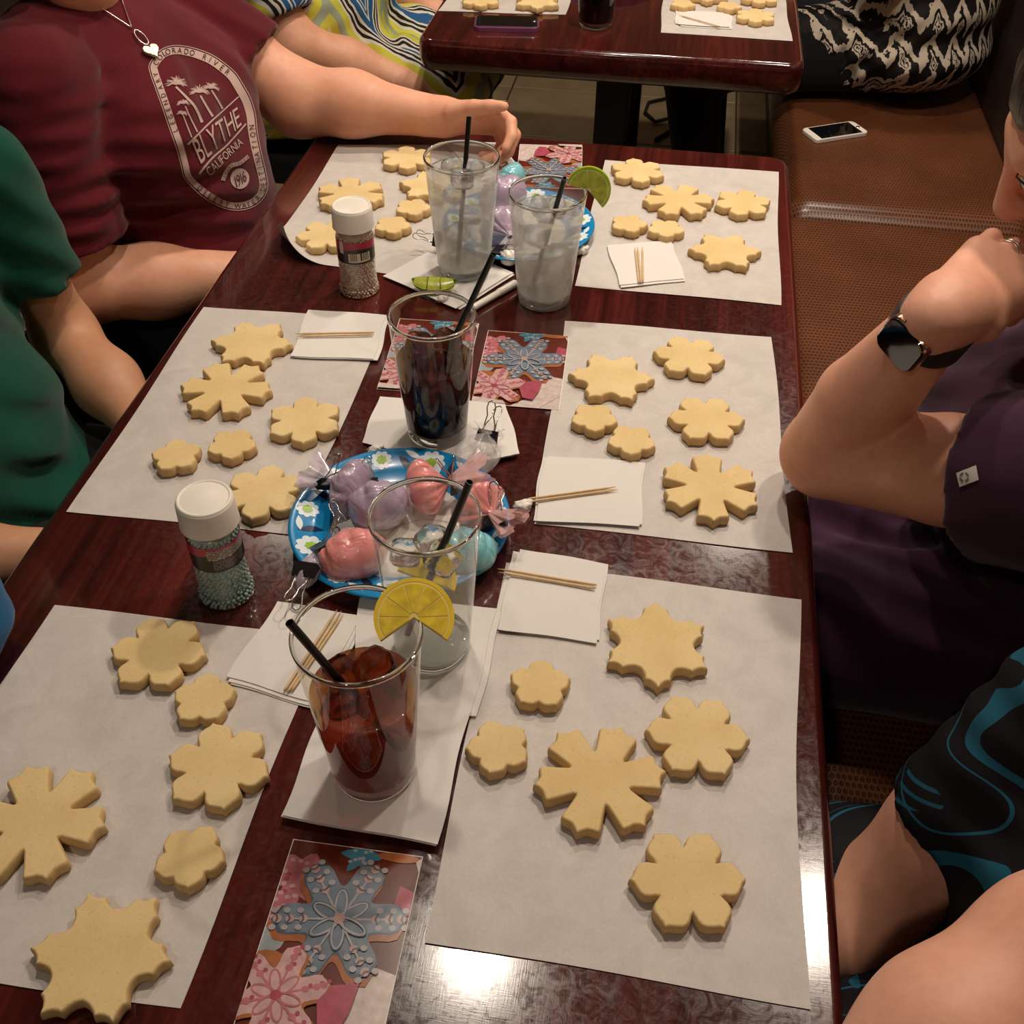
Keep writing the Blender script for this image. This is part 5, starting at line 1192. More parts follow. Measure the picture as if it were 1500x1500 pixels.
# screen print on the maroon shirt: every piece is laid on the shirt surface
def shirt_print(t, VF):
    V, F = VF; bvh = BVHTree.FromPolygons([Vector(v) for v in V], [tuple(int(i) for i in f) for f in F])
    o = Vector(CAMP); last = [None]
    def on(x, y, lift):
        d = Vector(ray(200+x/5.768, 60+y/5.768)).normalized(); h = bvh.ray_cast(o, d)
        if h[0] is None: return None
        return np.array(h[0]+h[1]*lift if h[1].dot(d) < 0 else h[0]-h[1]*lift)
    def strips(name, A, Bp, mat, lift, closed=False, sub=3):
        Vv, Ff = [], []; n = len(A)
        for a, b in zip(A, Bp):
            for k in range(sub+1):
                q = a+(b-a)*k/sub; p = on(q[0], q[1], lift); Vv.append(p)
        m = sub+1
        for i in range(n if closed else n-1):
            for k in range(sub):
                f = (i*m+k, ((i+1) % n)*m+k, ((i+1) % n)*m+k+1, i*m+k+1)
                if all(Vv[j] is not None for j in f): Ff.append(f)
        used = [v if v is not None else np.array(t.location) for v in Vv]
        if Ff: return (np.array(used), Ff)
        return None
    def dense(P, step=14, closed=True):
        P = np.array(P, float); out = []; n = len(P)
        # Catmull-Rom
        for i in range(n if closed else n-1):
            p0, p1, p2, p3 = P[(i-1) % n] if closed or i > 0 else P[i], P[i], P[(i+1) % n], P[(i+2) % n] if closed or i+2 < n else P[min(i+1, n-1)]
            k = max(2, int(np.linalg.norm(p2-p1)/step))
            for j in range(k):
                s = j/k; out.append(0.5*((2*p1)+(-p0+p2)*s+(2*p0-5*p1+4*p2-p3)*s*s+(-p0+3*p1-3*p2+p3)*s**3))
        if not closed: out.append(P[-1])
        return np.array(out)
    pieces = []
    outer = dense([(105, 200), (190, 85), (300, 40), (410, 45), (520, 72), (640, 120), (745, 190), (835, 270), (900, 370), (965, 490), (1003, 620), (1015, 740), (1035, 860), (1068, 1010), (1102, 1160), (1105, 1245), (1070, 1330), (990, 1400), (880, 1432), (760, 1422), (640, 1368), (515, 1285), (405, 1165), (370, 1050), (330, 900), (280, 760), (215, 570), (150, 390), (112, 280)])
    tg = np.roll(outer, -1, 0)-np.roll(outer, 1, 0); tg /= np.linalg.norm(tg, axis=1)[:, None]; inn = np.stack([-tg[:, 1], tg[:, 0]], 1)
    wd_ = 62+8*np.sin(np.linspace(0, 6.28, len(outer)))
    def off(d): return outer+inn*(d if np.ndim(d) == 0 else d[:, None])
    pieces.append(('printed_band', strips('b', off(16), off(wd_+12), 'print', .0010, True), 'print'))
    pieces.append(('printed_outline', strips('b', off(0), off(6), 'print', .0010, True, 1), 'print'))
    glyphs = {}
    def glyph(ch):
        if ch not in glyphs:
            cu = bpy.data.curves.new('glyph', 'FONT'); cu.body = ch; cu.resolution_u = 3; cu.align_x = 'CENTER'; ob = bpy.data.objects.new('glyph', cu); COL.objects.link(ob)
            dg = bpy.context.evaluated_depsgraph_get(); me = bpy.data.meshes.new_from_object(ob.evaluated_get(dg))
            bm = bmesh.new(); bm.from_mesh(me); bmesh.ops.triangulate(bm, faces=bm.faces[:])
            for _ in range(3):
                le = [e_ for e_ in bm.edges if e_.calc_length() > 0.16]
                if not le: break
                bmesh.ops.subdivide_edges(bm, edges=le, cuts=1); bmesh.ops.triangulate(bm, faces=bm.faces[:])
            bm.verts.index_update(); glyphs[ch] = (np.array([v.co[:2] for v in bm.verts]), [tuple(v.index for v in f_.verts) for f_ in bm.faces]); bm.free()
            bpy.data.objects.remove(ob, do_unlink=True); bpy.data.curves.remove(cu); bpy.data.meshes.remove(me)
        return glyphs[ch]
    def letters(placed, mat, lift, name):
        allv, allf, n = [], [], 0
        for ch, fn in placed:
            V2, F2 = glyph(ch)
            if len(V2) == 0: continue
            P = [on(*fn(x, y), lift) for x, y in V2]
            if any(p is None for p in P): continue
            allv += P; allf += [tuple(i+n for i in f) for f in F2]; n += len(P)
        if allv: pieces.append((name, (np.array(allv), allf), mat))
    S = np.concatenate([[0], np.cumsum(np.linalg.norm(np.diff(outer, axis=0), axis=1))])
    def near(x, y): return int(np.argmin(((outer-np.array([x, y]))**2).sum(1)))
    def along(text, p0, p1, size, outward, wsc=1.0):
        i0, i1 = near(*p0), near(*p1); a, b = S[i0], S[i1]; tot = S[-1]
        if outward:
            if b < a: b += tot
        else:
            if b > a: a += tot
        pl = []
        for k, ch in enumerate(text):
            if ch == ' ': continue
            s = (a+(b-a)*(k+0.5)/len(text)) % tot; j = int(np.searchsorted(S, s)) % len(outer)
            mid = outer[j]+inn[j]*((16+wd_[j]+12)/2); ex = tg[j] if outward else -tg[j]; ey = -inn[j] if outward else inn[j]
            pl.append((ch, lambda x, y, mid=mid, ex=ex, ey=ey: tuple(mid+ex*x*size*wsc+ey*(y-0.35)*size)))
        letters(pl, 'print_dark', .0019, 'printed_lettering')
    along('LEGENDARY', (300, 800), (112, 285), 58, True, 0.9)
    along('COLORADO RIVER', (105, 215), (800, 235), 68, True, 0.85)
    along('DESERT WATER DESTINATION', (490, 1265), (1012, 700), 66, False, 0.85)
    def bilin(q, text, mat, name, lift=.0016):
        q = [np.array(p, float) for p in q]; pl = []
        wid = [np.ptp(glyph(ch)[0][:, 0])+0.10 for ch in text]; tot = sum(wid); at = 0
        for ch, w_ in zip(text, wid):
            V2, _ = glyph(ch); lo, hi = V2.min(0), V2.max(0)
            def fn(x, y, a=at, lo=lo, hi=hi):
                u = (a+0.05+(x-lo[0]))/tot; v = (y-lo[1])/max(hi[1]-lo[1], 1e-6)
                return tuple((q[0]*(1-u)+q[1]*u)*v+(q[3]*(1-u)+q[2]*u)*(1-v))
            pl.append((ch, fn)); at += w_
        letters(pl, mat, lift, name)
    bilin([(452, 845), (850, 555), (886, 705), (535, 1045)], 'BLYTHE', 'print', 'printed_town_name')
    bilin([(570, 1085), (868, 812), (896, 868), (618, 1140)], 'CALIFORNIA', 'print', 'printed_state_name')
    def stroke(P, w0, w1, lift=.0011, name='printed_stroke'):
        D = dense(P, 12, False); t2 = np.gradient(D, axis=0); t2 /= np.linalg.norm(t2, axis=1)[:, None]; nn = np.stack([-t2[:, 1], t2[:, 0]], 1); ww = np.linspace(w0, w1, len(D))[:, None]/2
        return strips('s', D+nn*ww, D-nn*ww, 'print', lift, False, 1)
    ln = [stroke(P, w, w2) for P, w, w2 in (([(428, 872), (530, 775), (650, 660), (860, 470)], 16, 10), ([(525, 1120), (640, 985), (760, 880), (920, 700)], 18, 12))]
    trees = [stroke(P, a, b) for P, a, b in (([(330, 390), (420, 480), (490, 560), (550, 690)], 16, 24), ([(535, 465), (590, 560), (640, 640)], 14, 20), ([(630, 420), (680, 500), (722, 575)], 12, 18), ([(410, 555), (460, 670), (510, 770)], 9, 14), ([(388, 620), (425, 720), (462, 815)], 8, 12))]
    rng = random.Random(2)
    for cx, cy, r0, n in ((332, 372, 100, 60), (525, 440, 95, 54), (620, 405, 80, 46), (395, 535, 60, 36), (380, 622, 52, 30)):
        for i in range(n):
            a = rng.uniform(-3.3, 0.2); L = r0*rng.uniform(.6, 1.0); ex, ey = cx+L*math.cos(a), cy+L*math.sin(a)*0.85
            trees.append(stroke([(cx, cy), ((cx+ex)/2, (cy+ey)/2-8), (ex, ey+10)], 7, 2.5))
    for nm, lst in (('printed_line', ln), ('printed_palm_trees', trees)):
        ok = [x for x in lst if x is not None and len(x[1])]
        if ok: pieces.append((nm, join(*ok), 'print'))
    rb = stroke([(725, 1180), (755, 1100), (800, 1050), (870, 1030), (940, 975)], 36, 30)
    if rb: pieces.append(('printed_ribbon', rb, 'print'))
    pl = []; D = dense([(725, 1180), (755, 1100), (800, 1050), (870, 1030), (940, 975)], 4, False); word = 'ESTABLISHED'
    for k, ch in enumerate(word):
        j = int((k+0.5)/len(word)*(len(D)-2)); e = unit(D[j+1]-D[j]); up = np.array([e[1], -e[0]]); pl.append((ch, lambda x, y, m=D[j], e=e, up=up: tuple(m+e*x*26+up*(y-.35)*30)))
    letters(pl, 'print_dark', .0019, 'printed_small_lettering')
    A = np.array([(868+80*math.cos(a), 1162+88*math.sin(a)) for a in np.linspace(0, 6.283, 37)[:-1]])
    pieces.append(('printed_disc', strips('d', A, A*0+np.array([868, 1162]), 'print', .0011, True, 3), 'print'))
    bilin([(808, 1148), (905, 1085), (928, 1177), (836, 1243)], '1916', 'print_dark', 'printed_year', .0024)
    host = [c for c in t.children if c.name.startswith('shirt')][0]
    for nm, vf, mat in pieces:
        if vf is None: continue
        V_, F_ = vf; ob = add(nm, (np.asarray(V_)-np.array(t.location), F_), M[mat], host, smooth=True)
    # necklace on the chest
    nk = thing('necklace', 'fine silver chain necklace with an oval ring and a pale gold heart', 'necklace', tuple(on((192-200)*5.768, (43-60)*5.768, .004)))
    def pj(x, y, l=.004): return on((x-200)*5.768, (y-60)*5.768, l)
    a = pj(192, 43)
    def chain_to(x, y): 
        pts = []
        for k in range(13):
            s = k/12; p = pj(192+(x-192)*s, 43+(y-43)*s, .0035)
            if p is not None: pts.append(p)
        return pts
    for ex, ey in ((139, 9), (176, -2)):
        pts = chain_to(ex, ey)
        if len(pts) > 1: add('chain', tube(pts, 0.0009, 6), M['silver'], nk, world=True)
    n0 = unit(np.array(pj(205, 60, .02))-np.array(pj(205, 60, .0)))
    c = pj(206, 58, .004); ey_ = unit(np.array(pj(215, 70, .004))-np.array(pj(195, 46, .004))); ex_ = unit(np.cross(ey_, n0))
    ring = [c+ex_*0.0062*math.cos(a)+ey_*0.0125*math.sin(a) for a in np.linspace(0, 6.283, 29)[:-1]]
    add('oval_ring', tube(ring, 0.0013, 8, closed=True), M['silver'], nk, world=True)
    hc_ = pj(221, 79, .005); hp = []
    for a in np.linspace(0, 6.283, 41)[:-1]:
        x = 16*math.sin(a)**3; y = 13*math.cos(a)-5*math.cos(2*a)-2*math.cos(3*a)-math.cos(4*a); hp.append((x/16*0.0125, y/16*0.0125))
    V_, F_ = prism(hp, 0, 0.003, 0.0012); Fm_ = np.stack([ex_, -ey_, np.cross(ex_, -ey_)], 1)
    if np.dot(Fm_[:, 2], n0) < 0: Fm_[:, 2] *= -1
    add('heart_pendant', xf((V_, F_), Fm_, hc_), M['gold_pale'], nk, world=True, smooth=False)
M['gold_pale'] = simple('pale_gold', (0.62, 0.50, 0.32), 0.3, 0.3, 700, 0.6, 700, metal=1.0)
shirt_print(t_maroon, sh_maroon)

# ---------------------------------------------------------------- green shirt, left side
def person_green():
    t = person('person in a dark green short-sleeved shirt with hands under the table', (-0.86, 0.90, 0.0))
    sL, sR = V3(-.800, 1.080, .935), V3(-.84, .70, .935); eL = V3(-.785, 1.115, .685); wL = V3(-.590, .955, .640); eR = V3(-.82, .68, .68); wR = V3(-.60, .745, .655)
    hg, W, Fm = head_groups(V3(-.84, .88, 1.20), V3(.9, .1, -.35), V3(.3, 0, .9))
    core = [EL((-.86, .89, .82), (.07, .12, .13)), EL((-.86, .89, .64), (.08, .12, .12)), CN((-.87, .89, .94), (-.86, .885, 1.10), .048, .050), CN(sR+V3(0, 0, -.04), sL+V3(0, 0, -.04), .026, .026)]
    aL = chain([sL, eL, eL*.55+wL*.45, wL], [.036, .038, .039, .026]); aR = chain([sR, eR, eR*.55+wR*.45, wR], [.036, .042, .043, .028])
    hl, _ = hand_groups(wL, V3(.8, -.5, -.1), V3(0, 0, 1), V3(-.5, -.8, 0), [(30, 30, 20)]*4, V3(.4, -.7, -.1)); hr, _ = hand_groups(wR, V3(.9, .3, -.1), V3(0, 0, 1), V3(-.3, 1, 0), [(30, 30, 20)]*4, V3(.6, .6, -.1))
    add_big('body', body(hg+[dict(p=core, k=.05, kb=.04), dict(p=aL, k=.03), dict(p=aR, k=.03)]+hl+hr, 0.0050), M['skin_b'], t)
    add_eyes(t, W); hair(t, W, Fm, 'hair_dark', 1.0, 0.10)
    dL, dR = unit(eL-sL), unit(eR-sR); hL, hR = sL+dL*.155, sR+dR*.155
    tor = [EL((-.875, .885, .84), (.125, .18, .15)), EL((-.855, .88, .68), (.150, .19, .145)), EL((-.84, .88, .56), (.17, .205, .10)), CN((-.87, .76, .955), (-.86, 1.01, .955), .045, .045)]
    fo = folds([((-.70, .95, .68), (.4, .6, .6), .050, .006, .18), ((-.78, 1.06, .86), (.1, .7, .7), .045, .005, .12), ((-.70, .86, .60), (.5, .2, .9), .045, .006, .16)])
    add_big('shirt', body([dict(p=tor, k=.06), dict(p=[CN(sL, eL, .056, .056)], planes=[(hL, dL)], sub=[CN(hL+dL*(.049-.008), eL, .049, .049)], k=0), dict(p=[CN(sR, eR, .066, .066)], planes=[(hR, dR)], sub=[CN(hR+dR*(.056-.008), eR, .056, .056)], k=0)], 0.006, kb=.035,
                          cuts=[CN((-.87, .89, .99), (-.86, .885, 1.12), .066, .066)], planes=[((0, 0, .49), (0, 0, -1))], disp=fo), M['green'], t)
    legs = [CN((-.86, .80, .535), (-.46, .80, .545), .09, .07), CN((-.86, .98, .535), (-.46, .98, .545), .09, .07), CN((-.46, .80, .545), (-.5, .80, .09), .065, .05), CN((-.46, .98, .545), (-.5, .98, .09), .065, .05), CN((-.5, .80, .06), (-.38, .80, .045), .045, .035), CN((-.5, .98, .06), (-.38, .98, .045), .045, .035)]
    add_big('trousers', body([dict(p=legs, k=.03)], 0.010), M['blackcloth'], t)
person_green()
# ---------------------------------------------------------------- blue sleeve, left side, near
def person_blue():
    t = person('person in a bright blue sleeve at the table corner', (-0.84, 0.36, 0.0))
    sL, sR = V3(-.72, .50, .95), V3(-.82, .18, .95); eL = V3(-.575, .524, .805); wL = V3(-.66, .36, .70); eR = V3(-.82, .12, .70); wR = V3(-.62, .20, .66)
    hg, W, Fm = head_groups(V3(-.78, .34, 1.21), V3(.9, .25, -.3), V3(.3, 0, .9))
    core = [EL((-.83, .34, .82), (.07, .12, .13)), EL((-.84, .34, .64), (.08, .12, .12)), CN((-.81, .34, .94), (-.80, .34, 1.11), .048, .050), CN(sR+V3(0, 0, -.04), sL+V3(0, 0, -.04), .026, .026)]
    aL = chain([sL, eL, wL], [.034, .036, .027]); aR = chain([sR, eR, wR], [.034, .036, .027])
    hl, _ = hand_groups(wL, V3(.3, -.9, -.2), V3(0, 0, 1), V3(.9, .3, 0), [(30, 30, 20)]*4, V3(.6, -.5, -.1)); hr, _ = hand_groups(wR, V3(.9, .3, -.1), V3(0, 0, 1), V3(-.3, 1, 0), [(30, 30, 20)]*4, V3(.6, .6, -.1))
    add_big('body', body(hg+[dict(p=core, k=.05, kb=.04), dict(p=aL, k=.03), dict(p=aR, k=.03)]+hl+hr, 0.0060), M['skin_a'], t)
    add_eyes(t, W); hair(t, W, Fm, 'hair_brown', 1.0, 0.10)
    tor = [EL((-.80, .34, .84), (.13, .20, .16)), EL((-.80, .34, .66), (.155, .205, .15)), EL((-.82, .34, .56), (.18, .215, .10)), CN((-.80, .24, .965), (-.74, .42, .965), .05, .05)]
    add_big('shirt', body([dict(p=tor, k=.06), dict(p=chain([sL, eL, eL*.6+wL*.4], [.056, .050, .046]), k=.03), dict(p=chain([sR, eR, eR*.5+wR*.5], [.060, .055, .046]), k=.03)], 0.007, kb=.035, cuts=[CN((-.81, .34, .99), (-.80, .34, 1.13), .066, .066)], planes=[((0, 0, .49), (0, 0, -1))],
                          disp=folds([((-.58, .53, .83), (.2, .3, 1), .04, .004, .12)])), M['blue'], t)
    legs = [CN((-.84, .26, .535), (-.46, .26, .545), .09, .07), CN((-.84, .44, .535), (-.46, .44, .545), .09, .07), CN((-.46, .26, .545), (-.5, .26, .09), .065, .05), CN((-.46, .44, .545), (-.5, .44, .09), .065, .05), CN((-.5, .26, .06), (-.38, .26, .045), .045, .035), CN((-.5, .44, .06), (-.38, .44, .045), .045, .035)]
    add_big('trousers', body([dict(p=legs, k=.03)], 0.011), M['denim'], t)
person_blue()
# ---------------------------------------------------------------- chevron dress at the far table
def person_chevron():
    t = person('person in a blue yellow and white chevron dress at the far table', (-0.95, 2.42, 0.0))
    sR, sL = V3(-.90, 2.20, .98), V3(-.90, 2.60, .98); eR = V3(-.800, 2.165, .705); wR = V3(-.560, 2.235, .605); eL = V3(-.76, 2.66, .72); wL = V3(-.55, 2.52, .65)
    hg, W, Fm = head_groups(V3(-.88, 2.40, 1.24), V3(.9, .1, -.3), V3(.3, 0, .9))
    core = [EL((-.93, 2.40, .86), (.08, .13, .13)), EL((-.92, 2.40, .66), (.10, .13, .12)), CN((-.93, 2.40, .97), (-.91, 2.40, 1.13), .050, .052), CN(sR+V3(0, 0, -.04), sL+V3(0, 0, -.04), .026, .026)]
    aR = chain([sR, eR, eR*.55+wR*.45, wR], [.038, .048, .045, .028]); aL = chain([sL, eL, wL], [.038, .045, .028])
    hr, _ = hand_groups(wR, V3(.9, .3, -.3), V3(0, 0, 1), V3(-.3, 1, 0), [(30, 30, 20)]*4, V3(.6, .6, -.1)); hl, _ = hand_groups(wL, V3(.8, -.5, -.1), V3(0, 0, 1), V3(-.5, -.8, 0), [(30, 30, 20)]*4, V3(.4, -.7, -.1))
    add_big('body', body(hg+[dict(p=core, k=.05, kb=.04), dict(p=aR, k=.03), dict(p=aL, k=.03)]+hr+hl, 0.0060), M['skin_a'], t)
    add_eyes(t, W); hair(t, W, Fm, 'hair_brown', 1.0, 0.12)
    dR, dL = unit(eR-sR), unit(eL-sL); hR, hL = sR+dR*.235, sL+dL*.20
    tor = [EL((-.915, 2.40, .88), (.14, .215, .16)), EL((-.86, 2.40, .72), (.20, .235, .14)), CN((-.93, 2.28, 1.0), (-.93, 2.52, 1.0), .052, .052), CN((-.93, 2.30, .57), (-.50, 2.31, .575), .125, .092), CN((-.93, 2.52, .57), (-.50, 2.50, .575), .125, .092), CN((-.62, 2.31, .56), (-.47, 2.33, .36), .09, .085), CN((-.62, 2.50, .56), (-.47, 2.48, .36), .09, .085)]
    fo = folds([((-.66, 2.33, .64), (.7, .3, .3), .055, .008, .20), ((-.70, 2.45, .66), (.5, .8, .2), .06, .007, .2), ((-.52, 2.38, .55), (.2, .9, .3), .045, .008, .15), ((-.83, 2.2, .76), dR, .04, .005, .12)])
    add_big('dress', body([dict(p=tor, k=.05), dict(p=[CN(sR, eR, .070, .072)], planes=[(hR, dR)], sub=[CN(hR+dR*(.060-.008), eR, .060, .062)], k=0), dict(p=[CN(sL, eL, .070, .070)], planes=[(hL, dL)], sub=[CN(hL+dL*(.058-.008), eL, .058, .058)], k=0)], 0.0065, kb=.03, cuts=[CN((-.93, 2.40, 1.02), (-.91, 2.40, 1.15), .068, .068)], disp=fo), M['chevron'], t)
    legs = [CN((-.50, 2.32, .44), (-.48, 2.32, .08), .055, .042), CN((-.50, 2.49, .44), (-.48, 2.49, .08), .055, .042), CN((-.48, 2.32, .05), (-.36, 2.32, .04), .042, .034), CN((-.48, 2.49, .05), (-.36, 2.49, .04), .042, .034)]
    add_big('leggings', body([dict(p=legs, k=.02)], 0.010), M['blackcloth'], t)
person_chevron()
# ---------------------------------------------------------------- ikat dress on the bench
def person_ikat():
    t = person('person in a black and cream ikat dress seated on the bench', (0.50, 2.85, 0.0))
    sL, sR = V3(.56, 2.68, 1.02), V3(.56, 3.06, 1.02); eL = V3(.42, 2.62, .78); wL = V3(.20, 2.74, .785); eR = V3(.42, 3.12, .78); wR = V3(.20, 3.0, .785)
    hg, W, Fm = head_groups(V3(.52, 2.87, 1.28), V3(-.9, 0, -.35), V3(-.3, 0, .9))
    core = [EL((.58, 2.87, .90), (.08, .13, .13)), EL((.57, 2.87, .68), (.10, .13, .13)), CN((.57, 2.87, 1.01), (.55, 2.87, 1.17), .050, .052), CN(sR+V3(0, 0, -.04), sL+V3(0, 0, -.04), .026, .026)]
    aL = chain([sL, eL, wL], [.038, .046, .029]); aR = chain([sR, eR, wR], [.038, .046, .029])
    hl, _ = hand_groups(wL, V3(-.9, .2, 0), V3(0, 0, 1), V3(0, 1, 0), [(20, 25, 20)]*4, V3(-.7, .6, 0)); hr, _ = hand_groups(wR, V3(-.9, -.2, 0), V3(0, 0, 1), V3(0, -1, 0), [(20, 25, 20)]*4, V3(-.7, -.6, 0))
    add_big('body', body(hg+[dict(p=core, k=.05, kb=.04), dict(p=aL, k=.03), dict(p=aR, k=.03)]+hl+hr, 0.0065), M['skin_a'], t)
    add_eyes(t, W); hair(t, W, Fm, 'hair_brown', 1.0, 0.12)
    tor = [EL((.56, 2.87, .90), (.145, .215, .17)), EL((.535, 2.85, .70), (.185, .235, .145)), EL((.525, 2.82, .590), (.20, .225, .118)), CN((.57, 2.75, 1.035), (.57, 2.99, 1.035), .052, .052), CN((.40, 2.74, .580), (.28, 2.73, .585), .095, .080)]
    fo = folds([((.44, 2.66, .60), (-.6, .2, .8), .045, .009, .14), ((.55, 2.62, .685), (.1, .1, 1), .10, .012, .20), ((.36, 2.66, .58), (.7, .2, .5), .035, .007, .12)])
    dL = unit(eL-sL); hL = sL+dL*.20; dR = unit(eR-sR); hR = sR+dR*.20
    add_big('dress', body([dict(p=tor, k=.035), dict(p=[CN(sL, eL, .07, .068)], planes=[(hL, dL)], sub=[CN(hL+dL*(.058-.008), eL, .058, .058)], k=0), dict(p=[CN(sR, eR, .07, .068)], planes=[(hR, dR)], sub=[CN(hR+dR*(.058-.008), eR, .058, .058)], k=0)], 0.0065, kb=.03, cuts=[CN((.57, 2.87, 1.06), (.55, 2.87, 1.19), .068, .068)], planes=[((0, 0, .474), (0, 0, -1))], disp=fo), M['ikat'], t)
    legs = [CN((.42, 2.74, .565), (.02, 2.66, .555), .088, .075), CN((.42, 2.98, .565), (.04, 2.96, .555), .088, .075), CN((.02, 2.66, .545), (.10, 2.62, .09), .072, .05), CN((.04, 2.96, .545), (.10, 2.96, .09), .072, .05), CN((.10, 2.62, .06), (-.02, 2.62, .045), .045, .035), CN((.10, 2.96, .06), (-.02, 2.96, .045), .045, .035)]
    add_big('leggings', body([dict(p=legs, k=.03)], 0.010), M['blackcloth'], t)
person_ikat()
# ---------------------------------------------------------------- purple shirt on the bench
def person_purple():
    t = person('person in a dark purple shirt leaning their chin on one hand', (0.52, 0.95, 0.0))
    e = V3(.190, .880, .806); w = V3(.238, .812, 1.020); sL = V3(.400, .715, .925); sR = V3(.56, 1.09, .93)
    eR = V3(.46, 1.16, .70); wR = V3(.27, 1.02, .62)
    hf = unit(V3(-.80, .10, -.55)); hu = unit(V3(-.45, -.10, .85)); nose = GX(1457, 309, .300)
    u_ = unit(hu-hf*np.dot(hu, hf)); hc = nose-hf*.122+u_*.020
    hg, W, Fm = head_groups(hc, hf, hu)
    nb = V3(.475, .905, .955)
    core = [EL((.53, .94, .81), (.08, .12, .12)), EL((.55, .95, .65), (.09, .13, .13)), CN(nb, W(0, -.035, -.07), .052, .052), CN(sR+V3(0, 0, -.035), sL+V3(0, 0, -.035), .027, .027), EL((.44, .91, .885), (.070, .09, .070))]
    aL = chain([sL, sL*.45+e*.55, e, e*.60+w*.40+V3(-.004, .004, 0), w], [.045, .052, .046, .0445, .028])
    aR = chain([sR, eR, wR], [.040, .048, .030])
    fh = unit(CR*0.74+CU*0.50+CW*0.46); nh = unit(-CW*0.85+CU*0.42+CR*0.10); th = -CU
    hl, tips = hand_groups(w+fh*.012, fh, nh, th, [(24, 60, 40), (20, 56, 40), (16, 52, 40), (10, 46, 36)], unit(fh*.75-CU*.15+CW*.75), 1.0, 0.6)
    hr, _ = hand_groups(wR, V3(-.9, -.3, -.1), V3(0, 0, 1), V3(.2, -1, 0), [(30, 30, 20)]*4, V3(-.6, -.6, -.1))
    add_big('body', body(hg+[dict(p=core, k=.05, kb=.035), dict(p=aL, k=.006, kb=.012), dict(p=aR, k=.03)]+hl+hr, 0.0034), M['skin_c'], t)
    add_eyes(t, W); hair(t, W, Fm, 'hair_dark', 1.0, 0.16, V3(.5, -.1, -1))
    for sg in (-1, 1):    # lashes
        P = [W(sg*(.016+.030*k/6), .0925-.006*abs(k/6-.5)*2, .024+.003*math.sin(k/6*3.1)) for k in range(7)]; add('eyelashes', tube(P, .0009, 5), M['hair_dark'], t, world=True)
    dL = unit(e-sL); hL = sL*.58+e*.42; dR = unit(eR-sR); hR = sR+dR*.20
    tor = [EL((.50, .935, .845), (.13, .195, .15)), EL((.50, .94, .70), (.165, .205, .145)), EL((.52, .945, .60), (.20, .225, .12)), CN((.45, .80, .955), (.53, 1.04, .955), .050, .050), EL((.41, .91, .83), (.085, .135, .085)), EL((.385, .965, .785), (.10, .13, .10))]
    lap = [CN((.50, .85, .585), (.16, .86, .575), .105, .088), CN((.50, 1.03, .585), (.16, 1.02, .575), .105, .088)]
    fo = folds([((.40, .86, .86), (.3, .6, .7), .050, .006, .13), ((.30, .90, .64), (.3, .9, .2), .050, .008, .16), ((.38, .84, .78), (.2, .3, 1), .045, .006, .14), ((.36, 1.0, .84), (.3, .7, .6), .05, .006, .12)])
    vn = unit(V3(-.75, -.1, .65))
    add_big('shirt', body([dict(p=tor, k=.05), dict(p=lap, k=.04), dict(p=[CN(sL, e, .079, .074)], planes=[(hL, dL)], sub=[CN(hL+dL*(.067-.008), e, .067, .064)], k=0), dict(p=[CN(sR, eR, .072, .068)], planes=[(hR, dR)], sub=[CN(hR+dR*(.06-.008), eR, .06, .058)], k=0)], 0.0055, kb=.03,
            cuts=[CN(nb+V3(0, 0, .03), nb+V3(-.1, .02, .16), .068, .07), CN((.36, .905, .905), (.43, .92, 1.0), .022, .06)], disp=fo), M['purple'], t)
    legs = [CN((.48, .85, .56), (.08, .86, .555), .085, .072), CN((.48, 1.03, .56), (.08, 1.02, .555), .085, .072), CN((.08, .86, .545), (.12, .86, .09), .07, .05), CN((.08, 1.02, .545), (.12, 1.02, .09), .07, .05), CN((.12, .86, .06), (.0, .86, .045), .045, .035), CN((.12, 1.02, .06), (0, 1.02, .045), .045, .035)]
    add_big('trousers', body([dict(p=legs, k=.03)], 0.010), M['blackcloth'], t)
    # white sleeve tag with a broken ring printed on it
    c = G(1418, 697, .87); sb = None
    shirt = [o for o in t.children if o.name.startswith('shirt')][0]
    vv = np.array([v.co[:] for v in shirt.data.vertices])+np.array(t.location); bv = BVHTree.FromPolygons([Vector(v) for v in vv], [tuple(p.vertices) for p in shirt.data.polygons])
    def on(x, y, l):
        d = Vector(ray(x, y)).normalized(); h = bv.ray_cast(Vector(CAMP), d)
        return None if h[0] is None else np.array(h[0]+h[1]*(l if h[1].dot(d) < 0 else -l))
    def patch(q, l, n=6):
        V_, F_ = [], []
        for j in range(n+1):
            for i in range(n+1):
                u, v = i/n, j/n; p = (np.array(q[0])*(1-u)+np.array(q[1])*u)*(1-v)+(np.array(q[3])*(1-u)+np.array(q[2])*u)*v; r_ = on(p[0], p[1], l)
                V_.append(r_ if r_ is not None else None)
        for j in range(n):
            for i in range(n):
                a = j*(n+1)+i; f = (a, a+1, a+n+2, a+n+1)
                if all(V_[k] is not None for k in f): F_.append(f)
        return np.array([v if v is not None else np.array(t.location) for v in V_]), F_
    q = [(1402, 693), (1431, 682), (1435, 703), (1407, 713)]
    vf = patch(q, .0016)
    if vf[1]: 
        tg_ = add('sleeve_tag', (vf[0]-np.array(t.location), vf[1]), M['tagwhite'], shirt); tg_['label'] = 'small white sleeve tag with a broken grey ring'
    rg = []; cx, cy = 1414.5, 699.0
    for k in range(4):
        V_, F_ = [], []
        for i in range(7):
            a = R(k*90+12+66*i/6)
            for rr in (4.4, 7.2): V_.append(on(cx+rr*math.cos(a), cy+rr*math.sin(a), .0024))
        if all(v is not None for v in V_): rg.append((np.array(V_), [(2*i, 2*i+1, 2*i+3, 2*i+2) for i in range(6)]))
